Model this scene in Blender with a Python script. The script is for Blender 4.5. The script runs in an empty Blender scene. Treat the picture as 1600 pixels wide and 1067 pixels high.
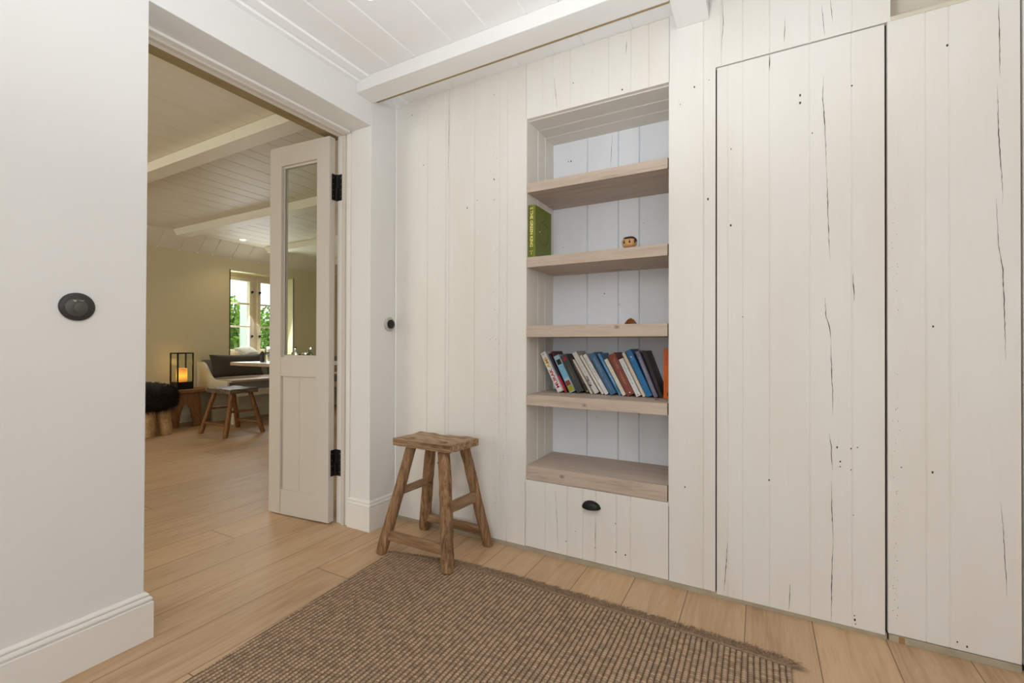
import bpy, bmesh, math, random
from mathutils import Vector, Matrix
random.seed(7)
PI = math.pi
scn = bpy.context.scene
COL = scn.collection

# ---------------------------------------------------------------- camera
cam_d = bpy.data.cameras.new('camera')
cam = bpy.data.objects.new('camera', cam_d)
COL.objects.link(cam)
cam_d.sensor_fit = 'HORIZONTAL'
cam_d.sensor_width = 36.0
cam_d.lens = 707.35 / 1600.0 * 36.0
cam_d.clip_start = 0.02
cam_d.clip_end = 200
YAW, PITCH, ROLL = 0.49909, 0.00493, 0.00272
fw = Vector((-math.sin(YAW), math.cos(YAW), 0)); rt = Vector((math.cos(YAW), math.sin(YAW), 0)); up = Vector((0, 0, 1))
f2 = fw * math.cos(PITCH) + up * math.sin(PITCH); u2 = up * math.cos(PITCH) - fw * math.sin(PITCH)
r3 = rt * math.cos(ROLL) + u2 * math.sin(ROLL); u3 = u2 * math.cos(ROLL) - rt * math.sin(ROLL)
m = Matrix((r3, u3, -f2)).transposed().to_4x4()
m.translation = Vector((0, 0, 1.0))
cam.matrix_world = m
scn.camera = cam

# ---------------------------------------------------------------- world, lights, exposure
scn.view_settings.view_transform = 'Standard'
scn.view_settings.look = 'None'
scn.view_settings.gamma = 1.0
scn.view_settings.use_curve_mapping = False
scn.view_settings.exposure = 0.05
world = bpy.data.worlds.new('overcast_sky')
scn.world = world
world.use_nodes = True
bg = world.node_tree.nodes['Background']
bg.inputs[0].default_value = (0.86, 0.93, 1.0, 1)
bg.inputs[1].default_value = 2.6

def area(name, loc, target, sx, sy, power, color):
    l = bpy.data.lights.new(name, 'AREA'); l.shape = 'RECTANGLE'; l.size = sx; l.size_y = sy
    l.energy = power; l.color = color
    o = bpy.data.objects.new(name, l); COL.objects.link(o)
    o.location = loc
    d = Vector(target) - Vector(loc)
    o.rotation_euler = d.to_track_quat('-Z', 'Y').to_euler()
    return o
# fill areas added in hall and dining side; only the dining window is seen
area('hall_window_daylight', (0.1, -2.36, 1.45), (0.0, 2.0, 1.35), 2.0, 1.5, 3, (1.0, 0.98, 0.95))  # added fill from behind the camera, its window is unseen
area('hall_side_window_daylight', (1.46, -0.5, 1.35), (-1.8, 0.5, 1.0), 1.5, 1.5, 15, (1.0, 0.975, 0.95))  # added side fill, the right wall has no window
area('dining_window_daylight', (-6.52, 4.06, 1.42), (-4.0, 3.2, 0.6), 0.8, 1.1, 22, (0.93, 0.97, 1.0))
area('dining_side_window_daylight', (-4.2, -1.9, 1.3), (-5.2, 2.5, 2.1), 2.2, 1.3, 36, (1.0, 0.95, 0.82))  # added fill from the unseen near end of the dining room

def point(name, loc, power, color, size):
    l = bpy.data.lights.new(name, 'POINT'); l.energy = power; l.color = color; l.shadow_soft_size = size
    o = bpy.data.objects.new(name, l); COL.objects.link(o); o.location = loc
    return o
# added fill point above the camera, with no lamp around it
point('hall_lamp_light', (-0.25, 0.35, 1.72), 8, (1.0, 0.975, 0.94), 0.13)

def spot(name, loc, power, color, ang=130, blend=0.8, size=0.04):
    l = bpy.data.lights.new(name, 'SPOT'); l.energy = power; l.color = color
    l.spot_size = math.radians(ang); l.spot_blend = blend; l.shadow_soft_size = size
    o = bpy.data.objects.new(name, l); COL.objects.link(o); o.location = loc
    return o

up_ = spot('hall_uplight', (-0.30, 0.42, 1.25), 60, (0.88, 0.945, 1.0), 165, 0.6, 0.15)  # added fill aimed up for ceiling bounce, no fixture
up_.rotation_euler = (PI, 0, 0)

# ---------------------------------------------------------------- materials
def lin(c):
    def f(x): return x / 12.92 if x <= 0.04045 else ((x + 0.055) / 1.055) ** 2.4
    if max(c) > 1.0: c = [v / 255.0 for v in c]
    return (f(c[0]), f(c[1]), f(c[2]), 1)

class NT:
    def __init__(s, name):
        s.m = bpy.data.materials.new(name); s.m.use_nodes = True
        s.t = s.m.node_tree; s.b = s.t.nodes['Principled BSDF']
    def n(s, typ, **k):
        x = s.t.nodes.new(typ)
        for a, v in k.items(): setattr(x, a, v)
        return x
    def l(s, a, b): s.t.links.new(a, b)
    def coord(s, kind='Object', scale=(1, 1, 1), rot=(0, 0, 0)):
        c = s.n('ShaderNodeTexCoord'); mp = s.n('ShaderNodeMapping')
        mp.inputs['Scale'].default_value = scale; mp.inputs['Rotation'].default_value = rot
        s.l(c.outputs[kind], mp.inputs['Vector']); return mp.outputs[0]
    def math(s, op, a, b=None, c=None):
        x = s.n('ShaderNodeMath', operation=op)
        for i, v in enumerate((a, b, c)):
            if v is None: continue
            if isinstance(v, (int, float)): x.inputs[i].default_value = v
            else: s.l(v, x.inputs[i])
        return x.outputs[0]
    def noise(s, vec, scale, detail=4, rough=0.55, dist=0.0):
        x = s.n('ShaderNodeTexNoise'); x.inputs['Scale'].default_value = scale
        x.inputs['Detail'].default_value = detail; x.inputs['Roughness'].default_value = rough
        x.inputs['Distortion'].default_value = dist
        s.l(vec, x.inputs['Vector']); return x.outputs['Fac']
    def ramp(s, fac, stops):
        r = s.n('ShaderNodeValToRGB'); e = r.color_ramp.elements
        while len(e) > 1: e.remove(e[-1])
        e[0].position = stops[0][0]; e[0].color = stops[0][1]
        for p, c in stops[1:]:
            q = e.new(p); q.color = c
        s.l(fac, r.inputs[0]); return r.outputs[0]
    def mix(s, fac, a, b, mode='MIX'):
        x = s.n('ShaderNodeMix', data_type='RGBA', blend_type=mode)
        for sock, v in ((x.inputs[0], fac), (x.inputs[6], a), (x.inputs[7], b)):
            if isinstance(v, (int, float)): sock.default_value = v
            elif isinstance(v, tuple): sock.default_value = v
            else: s.l(v, sock)
        return x.outputs[2]
    def bump(s, h, strength=0.3, dist=0.01, prev=None):
        b = s.n('ShaderNodeBump'); b.inputs['Strength'].default_value = strength
        b.inputs['Distance'].default_value = dist; s.l(h, b.inputs['Height'])
        if prev is not None: s.l(prev, b.inputs['Normal'])
        return b.outputs[0]
    def out(s, color=None, rough=None, normal=None, **k):
        def put(sock, v):
            if v is None: return
            if isinstance(v, (int, float, tuple)): s.b.inputs[sock].default_value = v
            else: s.l(v, s.b.inputs[sock])
        put('Base Color', color); put('Roughness', rough)
        if normal is not None: s.l(normal, s.b.inputs['Normal'])
        for a, v in k.items(): put(a.replace('_', ' '), v)
        return s.m

def plain(name, c, rough=0.5, var=0.06, scale=30, bump=0.05, metallic=0.0, **k):
    t = NT(name); v = t.coord()
    n = t.noise(v, scale)
    c = lin(c)
    lo = tuple(x * (1 - var) for x in c[:3]) + (1,); hi = tuple(min(1, x * (1 + var)) for x in c[:3]) + (1,)
    col = t.ramp(n, [(0.3, lo), (0.7, hi)])
    return t.out(col, rough, t.bump(n, bump, 0.002), Metallic=metallic, **k)

def wood(name, cols, stretch=(18, 18, 1.2), rough=0.6, bump=0.25, knots=0.0, scale=3.0, spec=0.5):
    t = NT(name); v = t.coord(scale=stretch)
    a = t.noise(v, scale, 6, 0.6, 0.6); b = t.noise(v, scale * 6, 3, 0.6)
    f = t.math('ADD', t.math('MULTIPLY', a, 0.75), t.math('MULTIPLY', b, 0.25))
    n = len(cols)
    col = t.ramp(f, [(0.3 + 0.4 * i / (n - 1), lin(c)) for i, c in enumerate(cols)])
    if knots:
        v2 = t.coord(scale=tuple(max(0.35, x / max(stretch)) * 2.2 for x in stretch))
        k = t.noise(v2, 3.1, 2, 0.5)
        kk = t.ramp(k, [(0.66, (0, 0, 0, 1)), (0.74, (1, 1, 1, 1))])
        col = t.mix(t.math('MULTIPLY', kk, knots), col, tuple(x * 0.45 for x in lin(cols[0])[:3]) + (1,))
    return t.out(col, rough, t.bump(f, bump, 0.004), Specular_IOR_Level=spec)

def painted_board(name, c, c2, amount=0.5, rough=0.55, axis='Z'):
    st = {'Z': (22, 22, 1.0), 'Y': (22, 1.0, 22), 'X': (1.0, 22, 22)}[axis]
    t = NT(name); v = t.coord(scale=st)
    g = t.noise(v, 4.0, 7, 0.62, 0.4)
    w = t.noise(t.coord(scale=tuple(max(0.3, x / 22) for x in st)), 3.5, 4, 0.6)
    f = t.ramp(w, [(0.42, (0, 0, 0, 1)), (0.72, (1, 1, 1, 1))])
    col = t.mix(t.math('MULTIPLY', f, amount), lin(c), lin(c2))
    fine = t.ramp(g, [(0.22, (0.965, 0.96, 0.955, 1)), (0.42, (1, 1, 1, 1))])
    col = t.mix(1.0, col, fine, 'MULTIPLY')
    return t.out(col, rough, t.bump(g, 0.18, 0.0018), Specular_IOR_Level=0.35)

M = {}
def plaster(name, c):
    t = NT(name); v = t.coord()
    a = t.noise(v, 2.0, 3); b = t.noise(v, 140, 3)
    cc = lin(c)
    col = t.ramp(a, [(0.3, tuple(x * 0.985 for x in cc[:3]) + (1,)), (0.7, cc)])
    return t.out(col, 0.75, t.bump(b, 0.08, 0.001), Specular_IOR_Level=0.25)
M['plaster'] = plaster('white_wall_paint', (229, 228, 225))
M['plaster_warm'] = plaster('cream_wall_paint', (222, 212, 178))
M['trim'] = plaster('white_satin_trim_paint', (232, 228, 222)); 
M['door_paint'] = plaster('warm_grey_white_door_paint', (208, 200, 190))
M['board'] = painted_board('whitewashed_rough_boards', (234, 231, 225), (226, 217, 204), 0.5)
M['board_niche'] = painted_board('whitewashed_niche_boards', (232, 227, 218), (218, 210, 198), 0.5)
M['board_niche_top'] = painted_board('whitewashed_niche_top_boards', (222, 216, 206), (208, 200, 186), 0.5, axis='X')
M['board_cool'] = painted_board('cool_white_back_boards', (238, 241, 246), (224, 226, 228), 0.6)
M['ceil'] = painted_board('white_ceiling_boards', (243, 243, 242), (238, 237, 234), 0.3, axis='Y')
M['beam'] = painted_board('white_painted_beam', (236, 235, 232), (228, 224, 218), 0.3, axis='X')
M['ceil_back'] = painted_board('cream_ceiling_boards', (230, 225, 208), (220, 213, 194), 0.4, axis='Y')
M['beam_back'] = painted_board('cream_painted_beam', (234, 229, 212), (224, 217, 198), 0.3, axis='X')
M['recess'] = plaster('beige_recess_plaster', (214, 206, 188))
M['plinth'] = plain('olive_beige_plinth', (176, 164, 142), 0.7, 0.12, 20)
M['plinth_chip'] = plain('bare_brown_wood_chip', (166, 128, 84), 0.8)
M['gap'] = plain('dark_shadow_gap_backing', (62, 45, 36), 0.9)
M['crack'] = plain('dark_crack', (74, 66, 58), 0.95, 0.3, 60)
M['caulk'] = plain('beige_gap_filler', (158, 136, 98), 0.8)
M['black'] = plain('black_iron', (22, 21, 21), 0.42, 0.15, 80, 0.1, metallic=0.3)
M['screw'] = plain('steel_screw_head', (120, 120, 122), 0.35, metallic=0.8)
M['oakshelf'] = wood('whitewashed_oak_shelf', [(164, 145, 130), (188, 170, 154), (200, 183, 168), (184, 164, 148)], (1.0, 14, 14), 0.6, 0.12, 0.55)
M['stool'] = wood('weathered_elm_wood', [(74, 48, 28), (122, 88, 58), (158, 122, 86), (184, 156, 124)], (20, 20, 1.6), 0.7, 0.8, 0.6)
M['stool_x'] = wood('weathered_elm_rail_wood', [(96, 68, 44), (134, 100, 70), (160, 126, 92), (176, 148, 116)], (1.6, 20, 20), 0.7, 0.6, 0.5)
M['stool_y'] = wood('weathered_elm_side_rail_wood', [(96, 70, 48), (136, 104, 76), (160, 130, 98), (176, 150, 120)], (20, 1.6, 20), 0.7, 0.6, 0.5)
M['stool_seat'] = wood('weathered_seat_wood', [(78, 54, 34), (140, 108, 78), (176, 148, 118), (206, 186, 160)], (0.9, 22, 22), 0.75, 0.6, 0.6)
M['stool_dark'] = wood('dark_worn_stool_seat', [(58, 46, 36), (92, 76, 60), (128, 112, 94), (150, 140, 126)], (16, 2, 16), 0.45, 0.6)
M['amber_wood'] = wood('amber_brown_stool_wood', [(84, 50, 22), (128, 84, 42), (158, 110, 62)], (20, 20, 2), 0.55, 0.4)
M['teak'] = wood('warm_teak_root_wood', [(116, 78, 46), (156, 112, 70), (182, 140, 96)], (14, 14, 3), 0.6, 0.4)
M['teak_light'] = wood('pale_hewn_wood', [(160, 122, 78), (198, 162, 116), (216, 184, 140)], (10, 10, 6), 0.75, 0.7)
M['table'] = wood('pale_oak_table', [(164, 142, 118), (190, 168, 142), (204, 184, 160)], (2, 14, 14), 0.35, 0.1)
M['glass_dark'] = plain('charcoal_linen', (66, 60, 50), 0.95, 0.2, 220, 0.5)
M['linen'] = plain('patterned_grey_linen', (172, 166, 152), 0.95, 0.3, 60, 0.4)
M['grey_seat'] = plain('grey_seat_fabric', (92, 86, 78), 0.95, 0.15, 160, 0.4)
M['bench'] = plain('cream_bench_paint', (222, 214, 190), 0.5)
M['bench_back'] = plain('grey_bench_back_paint', (150, 148, 142), 0.6)
M['lintel'] = wood('olive_brown_lintel_wood', [(128, 108, 70), (146, 126, 84), (158, 138, 98)], (14, 1, 14), 0.7, 0.2)  # olive-brown carries the shade of the unlit strip over the doorway
M['seal'] = plain('brown_grey_rubber_seal', (112, 98, 80), 0.8)
M['knot'] = wood('oak_knot', [(166, 148, 134), (176, 158, 144), (160, 140, 124)], (60, 60, 60), 0.6, 0.1)
M['knot_core'] = wood('dark_oak_knot', [(132, 114, 102), (144, 126, 112), (120, 102, 90)], (60, 60, 60), 0.6, 0.1)
M['zinc'] = plain('aged_metal_edge', (88, 78, 62), 0.6, 0.2)
M['window'] = plain('cream_window_paint', (226, 214, 188), 0.4)
M['pages'] = wood('book_pages', [(196, 184, 164), (222, 212, 194), (230, 222, 206)], (1, 1, 1), 0.85, 0.1, scale=300)
M['gold'] = plain('gold_foil', (236, 218, 130), 0.5, 0.1, 90, metallic=0.0)
M['wreath'] = plain('brown_foil_wreath', (92, 74, 22), 0.6, 0.2)

def glass(name, color=(1, 1, 1), rough=0.0, ior=1.45):
    t = NT(name)
    v = t.coord(); n = t.noise(v, 3.0, 2)
    col = t.ramp(n, [(0.3, tuple(x * 0.98 for x in color) + (1,)), (0.7, tuple(color) + (1,))])
    return t.out(col, rough, None, Transmission_Weight=1.0, IOR=ior)
M['pane'] = glass('clear_window_pane', (0.98, 1.0, 0.985), 0.0, 1.01)
def pane_mat():
    # thin flat glass: mostly see-through with a mirror-like share
    t = NT('thin_flat_glass')
    tr = t.n('ShaderNodeBsdfTransparent'); gl = t.n('ShaderNodeBsdfGlossy'); gl.inputs['Roughness'].default_value = 0.02
    fr = t.n('ShaderNodeLayerWeight'); fr.inputs['Blend'].default_value = 0.5
    n = t.noise(t.coord(), 2.0, 2)
    tr.inputs['Color'].default_value = (0.93, 0.96, 0.93, 1)
    t.l(t.ramp(n, [(0.3, (0.92, 0.95, 0.92, 1)), (0.7, (0.95, 0.975, 0.95, 1))]), tr.inputs['Color'])
    mx = t.n('ShaderNodeMixShader'); t.l(t.math('ADD', 0.03, t.math('MULTIPLY', t.math('POWER', fr.outputs['Facing'], 5.0), 0.8)), mx.inputs[0]); t.l(tr.outputs[0], mx.inputs[1]); t.l(gl.outputs[0], mx.inputs[2])
    t.l(mx.outputs[0], t.t.nodes['Material Output'].inputs['Surface'])
    return t.m
M['thin_glass'] = pane_mat()
M['bottle_clear'] = glass('clear_bottle_glass', (0.90, 0.97, 0.95), 0.02, 1.3)
M['bottle_green'] = glass('dark_green_bottle_glass', (0.25, 0.34, 0.27), 0.03, 1.4)
def emis(name, c, s, base=(0.8, 0.8, 0.8)):
    t = NT(name); n = t.noise(t.coord(), 6.0, 2)
    col = t.ramp(n, [(0.2, tuple(x * 0.9 for x in c) + (1,)), (0.8, tuple(c) + (1,))])
    t.l(col, t.b.inputs['Emission Color']); t.b.inputs['Emission Strength'].default_value = s
    t.b.inputs['Base Color'].default_value = tuple(base) + (1,)
    return t.m
M['lamp'] = emis('lit_downlight_glass', (1.0, 0.86, 0.55), 14)
M['lamp_white'] = emis('lit_hall_downlight_glass', (1.0, 0.96, 0.9), 6)
def candle_mat():
    t = NT('glowing_candle_wax')
    c = t.n('ShaderNodeTexCoord'); sp = t.n('ShaderNodeSeparateXYZ'); t.l(c.outputs['Generated'], sp.inputs[0])
    col = t.ramp(sp.outputs[2], [(0.0, (1.0, 0.30, 0.02, 1)), (0.45, (1.0, 0.52, 0.05, 1)), (0.85, (1.0, 0.30, 0.03, 1)), (1.0, (0.9, 0.25, 0.04, 1))])
    st = t.ramp(sp.outputs[2], [(0.0, (0.35, 0.35, 0.35, 1)), (0.45, (1, 1, 1, 1)), (1.0, (0.4, 0.4, 0.4, 1))])
    t.l(col, t.b.inputs['Emission Color']); t.l(t.math('MULTIPLY', st, 1.3), t.b.inputs['Emission Strength'])
    t.b.inputs['Base Color'].default_value = (0.8, 0.45, 0.15, 1)
    return t.m
M['candle'] = candle_mat()

def floor_mat():
    t = NT('whitewashed_oak_planks')
    c = t.n('ShaderNodeTexCoord'); sp = t.n('ShaderNodeSeparateXYZ'); t.l(c.outputs['Object'], sp.inputs[0])
    X, Y = sp.outputs[0], sp.outputs[1]
    P = 0.2105
    xs = t.math('DIVIDE', t.math('ADD', X, 20 * P - 0.168), P)
    idx = t.math('FLOOR', xs); fx = t.math('FRACT', xs)
    wn = t.n('ShaderNodeTexWhiteNoise', noise_dimensions='1D'); t.l(idx, wn.inputs['W'])
    r1 = wn.outputs['Value']
    L = 2.8
    grp = t.math('MODULO', t.math('ADD', idx, 41.0), 4.0)
    ys = t.math('DIVIDE', t.math('ADD', t.math('ADD', Y, 10 * L - 1.36), t.math('MULTIPLY', grp, 0.62)), L)
    idy = t.math('FLOOR', ys); fy = t.math('FRACT', ys)
    wn2 = t.n('ShaderNodeTexWhiteNoise', noise_dimensions='2D')
    cb = t.n('ShaderNodeCombineXYZ'); t.l(idx, cb.inputs[0]); t.l(idy, cb.inputs[1]); t.l(cb.outputs[0], wn2.inputs['Vector'])
    r2 = wn2.outputs['Value']
    v = t.n('ShaderNodeCombineXYZ')
    t.l(t.math('MULTIPLY', X, 9.0), v.inputs[0]); t.l(t.math('ADD', t.math('MULTIPLY', Y, 0.9), t.math('MULTIPLY', r2, 40.0)), v.inputs[1])
    t.l(t.math('MULTIPLY', r2, 17.0), v.inputs[2])
    a = t.noise(v.outputs[0], 1.6, 5, 0.6, 1.2)
    v3 = t.n('ShaderNodeCombineXYZ'); t.l(t.math('MULTIPLY', X, 90.0), v3.inputs[0]); t.l(t.math('MULTIPLY', Y, 5.0), v3.inputs[1]); t.l(r2, v3.inputs[2])
    g = t.noise(v3.outputs[0], 1.5, 4, 0.6)
    f = t.math('ADD', t.math('MULTIPLY', a, 0.7), t.math('MULTIPLY', g, 0.3))
    col = t.ramp(f, [(0.30, lin((172, 138, 104))), (0.45, lin((196, 162, 126))), (0.58, lin((206, 176, 142))), (0.72, lin((190, 154, 116)))])
    tone = t.ramp(r2, [(0.0, (0.88, 0.87, 0.86, 1)), (0.5, (0.97, 0.97, 0.97, 1)), (1.0, (1.05, 1.03, 1.0, 1))])
    col = t.mix(1.0, col, tone, 'MULTIPLY')
    # knots
    v4 = t.n('ShaderNodeCombineXYZ'); t.l(t.math('MULTIPLY', X, 5.0), v4.inputs[0]); t.l(t.math('ADD', t.math('MULTIPLY', Y, 2.2), t.math('MULTIPLY', r2, 9.0)), v4.inputs[1])
    k = t.noise(v4.outputs[0], 1.7, 3, 0.5, 0.3)
    kk = t.ramp(k, [(0.70, (0, 0, 0, 1)), (0.78, (1, 1, 1, 1))])
    col = t.mix(t.math('MULTIPLY', kk, 0.45), col, lin((120, 92, 66)))
    # seams
    ex = t.math('MINIMUM', fx, t.math('SUBTRACT', 1.0, fx))
    ey = t.math('MINIMUM', fy, t.math('SUBTRACT', 1.0, fy))
    sx = t.math('LESS_THAN', ex, 0.0075); sy = t.math('LESS_THAN', ey, 0.0007)
    seam = t.math('MAXIMUM', sx, sy)
    col = t.mix(t.math('MULTIPLY', seam, 0.72), col, lin((84, 62, 42)))
    h = t.math('SUBTRACT', t.math('MULTIPLY', f, 0.12), t.math('MULTIPLY', seam, 1.0))
    rg = t.ramp(a, [(0.3, (0.42, 0.42, 0.42, 1)), (0.7, (0.58, 0.58, 0.58, 1))])
    return t.out(col, rg, t.bump(h, 0.35, 0.004), Specular_IOR_Level=0.32)
M['floor'] = floor_mat()

def rug_mat():
    t = NT('braided_jute_weave')
    c = t.n('ShaderNodeTexCoord'); sp = t.n('ShaderNodeSeparateXYZ'); t.l(c.outputs['Object'], sp.inputs[0])
    X, Y = sp.outputs[0], sp.outputs[1]
    P = 0.0172
    wob = t.noise(t.coord(), 9.0, 2)
    xs = t.math('DIVIDE', t.math('ADD', t.math('ADD', X, 5.0), t.math('MULTIPLY', wob, 0.006)), P)
    fx = t.math('FRACT', xs); idx = t.math('FLOOR', xs)
    d = t.math('ABSOLUTE', t.math('SUBTRACT', fx, 0.5))          # 0 centre .. .5 groove
    slant = t.math('MULTIPLY', d, 0.009)                          # chevron braid
    wn = t.n('ShaderNodeTexWhiteNoise', noise_dimensions='1D'); t.l(idx, wn.inputs['W'])
    ys = t.math('DIVIDE', t.math('ADD', t.math('ADD', Y, 5.0), t.math('ADD', slant, t.math('MULTIPLY', wn.outputs['Value'], 0.01))), 0.0105)
    fy = t.math('ABSOLUTE', t.math('SUBTRACT', t.math('FRACT', ys), 0.5))
    rib = t.math('SQRT', t.math('MAXIMUM', 0.0, t.math('SUBTRACT', 1.0, t.math('MULTIPLY', t.math('MULTIPLY', d, d), 4.0))))
    st = t.math('SQRT', t.math('MAXIMUM', 0.0, t.math('SUBTRACT', 1.0, t.math('MULTIPLY', t.math('MULTIPLY', fy, fy), 3.6))))
    h = t.math('MULTIPLY', rib, t.math('ADD', 0.45, t.math('MULTIPLY', st, 0.55)))
    cell = t.n('ShaderNodeTexWhiteNoise', noise_dimensions='2D')
    cb = t.n('ShaderNodeCombineXYZ'); t.l(idx, cb.inputs[0]); t.l(t.math('FLOOR', ys), cb.inputs[1]); t.l(cb.outputs[0], cell.inputs['Vector'])
    col = t.ramp(h, [(0.12, lin((86, 66, 49))), (0.45, lin((136, 111, 87))), (0.85, lin((176, 150, 124))), (1.0, lin((192, 168, 144)))])
    tint = t.ramp(cell.outputs['Value'], [(0.0, (0.72, 0.70, 0.68, 1)), (0.6, (1, 1, 1, 1)), (1.0, (1.12, 1.1, 1.08, 1))])
    col = t.mix(1.0, col, tint, 'MULTIPLY')
    fz = t.noise(t.coord(), 420, 3)
    h2 = t.math('ADD', h, t.math('MULTIPLY', fz, 0.25))
    return t.out(col, 0.95, t.bump(h2, 0.9, 0.006), Specular_IOR_Level=0.15)
M['rug'] = rug_mat()
M['fringe'] = plain('frayed_brown_jute', (142, 118, 94), 0.95, 0.3, 120, 0.4)
M['fur'] = plain('black_brown_sheepskin', (34, 27, 25), 0.85, 0.4, 30, 0.2)
M['leaf'] = plain('green_garden_leaves', (138, 172, 66), 0.7, 0.35, 4, 0.1)
M['stem'] = wood('garden_shrub_wood', [(70, 56, 40), (96, 80, 60)], (10, 10, 2), 0.8)
M['grass'] = plain('garden_lawn', (104, 136, 62), 0.95, 0.3, 8, 0.3)
M['render_white'] = plaster('white_render', (240, 240, 238))

def fabric_col(name, c, rough=0.55, var=0.08, **k): return plain(name, c, rough, var, 60, 0.05, **k)

# ---------------------------------------------------------------- mesh building
OFF = {}
class MB:
    def __init__(s, f=None): s.v = []; s.f = []; s.mi = []; s.fn = f
    def add(s, vs, fs, mi=0, fn=None):
        k = len(s.v); fn = fn or s.fn
        for p in vs: s.v.append(Vector(fn(p)) if fn else Vector(p))
        for q in fs: s.f.append([k + i for i in q]); s.mi.append(mi)
    def box(s, lo, hi, mi=0, fn=None):
        x0, y0, z0 = lo; x1, y1, z1 = hi
        s.add([(x0, y0, z0), (x1, y0, z0), (x1, y1, z0), (x0, y1, z0), (x0, y0, z1), (x1, y0, z1), (x1, y1, z1), (x0, y1, z1)],
              [(0, 3, 2, 1), (4, 5, 6, 7), (0, 1, 5, 4), (1, 2, 6, 5), (2, 3, 7, 6), (3, 0, 4, 7)], mi, fn)
    def prism(s, prof, a, b, mi=0, fn=None):
        """prof: list of 3D points (closed loop) at a; extruded by vector b-a given as callable a,b offsets"""
        n = len(prof); va = [Vector(p) + Vector(a) for p in prof]; vb = [Vector(p) + Vector(b) for p in prof]
        s.add(va + vb, [tuple(range(n))[::-1], tuple(range(n, 2 * n))] + [(i, (i + 1) % n, n + (i + 1) % n, n + i) for i in range(n)], mi, fn)
    def tube(s, pts, rad, n=10, mi=0, cap=True, sq=1.0, up=None):
        pts = [Vector(p) for p in pts]
        if isinstance(rad, (int, float)): rad = [rad] * len(pts)
        vs = []; N = len(pts)
        ref = Vector(up) if up else Vector((0, 0, 1))
        d0 = (pts[-1] - pts[0]).normalized()
        if abs(d0.dot(ref)) > 0.9: ref = Vector((1, 0, 0))
        for i, p in enumerate(pts):
            d = (pts[min(i + 1, N - 1)] - pts[max(i - 1, 0)]).normalized()
            a = (ref - d * ref.dot(d)).normalized(); b = d.cross(a)
            r = rad[i]
            for k in range(n):
                t = 2 * PI * (k + 0.5) / n
                c, sn = math.cos(t), math.sin(t)
                if sq != 1.0:
                    c = math.copysign(abs(c) ** sq, c); sn = math.copysign(abs(sn) ** sq, sn)
                ra = r if isinstance(r, (int, float)) else r[0]; rb = r if isinstance(r, (int, float)) else r[1]
                vs.append(p + a * c * ra + b * sn * rb)
        fs = []
        for i in range(N - 1):
            for k in range(n):
                fs.append((i * n + k, i * n + (k + 1) % n, (i + 1) * n + (k + 1) % n, (i + 1) * n + k))
        if cap: fs += [tuple(range(n))[::-1], tuple(range((N - 1) * n, N * n))]
        s.add(vs, fs, mi)
    def lathe(s, prof, c, ax=(0, 0, 1), n=24, mi=0, e=(1, 1)):
        ax = Vector(ax).normalized(); ref = Vector((1, 0, 0)) if abs(ax.x) < 0.9 else Vector((0, 1, 0))
        a = (ref - ax * ref.dot(ax)).normalized(); b = ax.cross(a); c = Vector(c)
        vs = []; N = len(prof)
        for r, h in prof:
            for k in range(n):
                t = 2 * PI * k / n
                vs.append(c + ax * h + a * r * math.cos(t) * e[0] + b * r * math.sin(t) * e[1])
        fs = []
        for i in range(N - 1):
            for k in range(n): fs.append((i * n + k, i * n + (k + 1) % n, (i + 1) * n + (k + 1) % n, (i + 1) * n + k))
        fs += [tuple(range(n))[::-1], tuple(range((N - 1) * n, N * n))]
        s.add(vs, fs, mi)
    def blob(s, c, r, n=16, m_=10, mi=0, fn=None, power=1.0):
        vs = []; fs = []; c = Vector(c)
        def pw(x): return math.copysign(abs(x) ** power, x)
        for i in range(m_ + 1):
            th = PI * i / m_
            for k in range(n):
                ph = 2 * PI * k / n
                d = (pw(math.sin(th)) * pw(math.cos(ph)), pw(math.sin(th)) * pw(math.sin(ph)), pw(math.cos(th)))
                p = Vector((d[0] * r[0], d[1] * r[1], d[2] * r[2]))
                if fn: p = fn(p, d)
                vs.append(c + p)
        for i in range(m_):
            for k in range(n):
                fs.append((i * n + k, (i + 1) * n + k, (i + 1) * n + (k + 1) % n, i * n + (k + 1) % n))
        s.add(vs, fs, mi)
    def build(s, name, mats, parent=None, bevel=0.0, smooth=False, subsurf=0, off=None, seg=2):
        me = bpy.data.meshes.new(name)
        o0 = Vector((0, 0, 0))
        if off is not None: o0 = Vector(off)
        elif parent is not None: o0 = OFF.get(parent.name, Vector((0, 0, 0)))
        me.from_pydata([tuple(p - o0) for p in s.v], [], s.f)
        if not isinstance(mats, (list, tuple)): mats = [mats]
        for mm in mats: me.materials.append(mm)
        for p, k in zip(me.polygons, s.mi): p.material_index = k
        bm = bmesh.new(); bm.from_mesh(me)
        bmesh.ops.remove_doubles(bm, verts=bm.verts, dist=1e-6)
        bmesh.ops.recalc_face_normals(bm, faces=bm.faces); bm.to_mesh(me); bm.free()
        if smooth:
            for p in me.polygons: p.use_smooth = True
        o = bpy.data.objects.new(name, me); COL.objects.link(o)
        if parent is not None: o.parent = parent; OFF[o.name] = o0
        elif off is not None: o.location = o0; OFF[o.name] = o0
        if bevel:
            b = o.modifiers.new('edge_softening', 'BEVEL'); b.width = bevel; b.segments = seg; b.limit_method = 'ANGLE'; b.angle_limit = math.radians(40)
        if subsurf:
            q = o.modifiers.new('smoothing', 'SUBSURF'); q.levels = subsurf; q.render_levels = subsurf
        if smooth and not subsurf:
            try: me.set_sharp_from_angle(angle=math.radians(38))
            except Exception: pass
        return o

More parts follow.
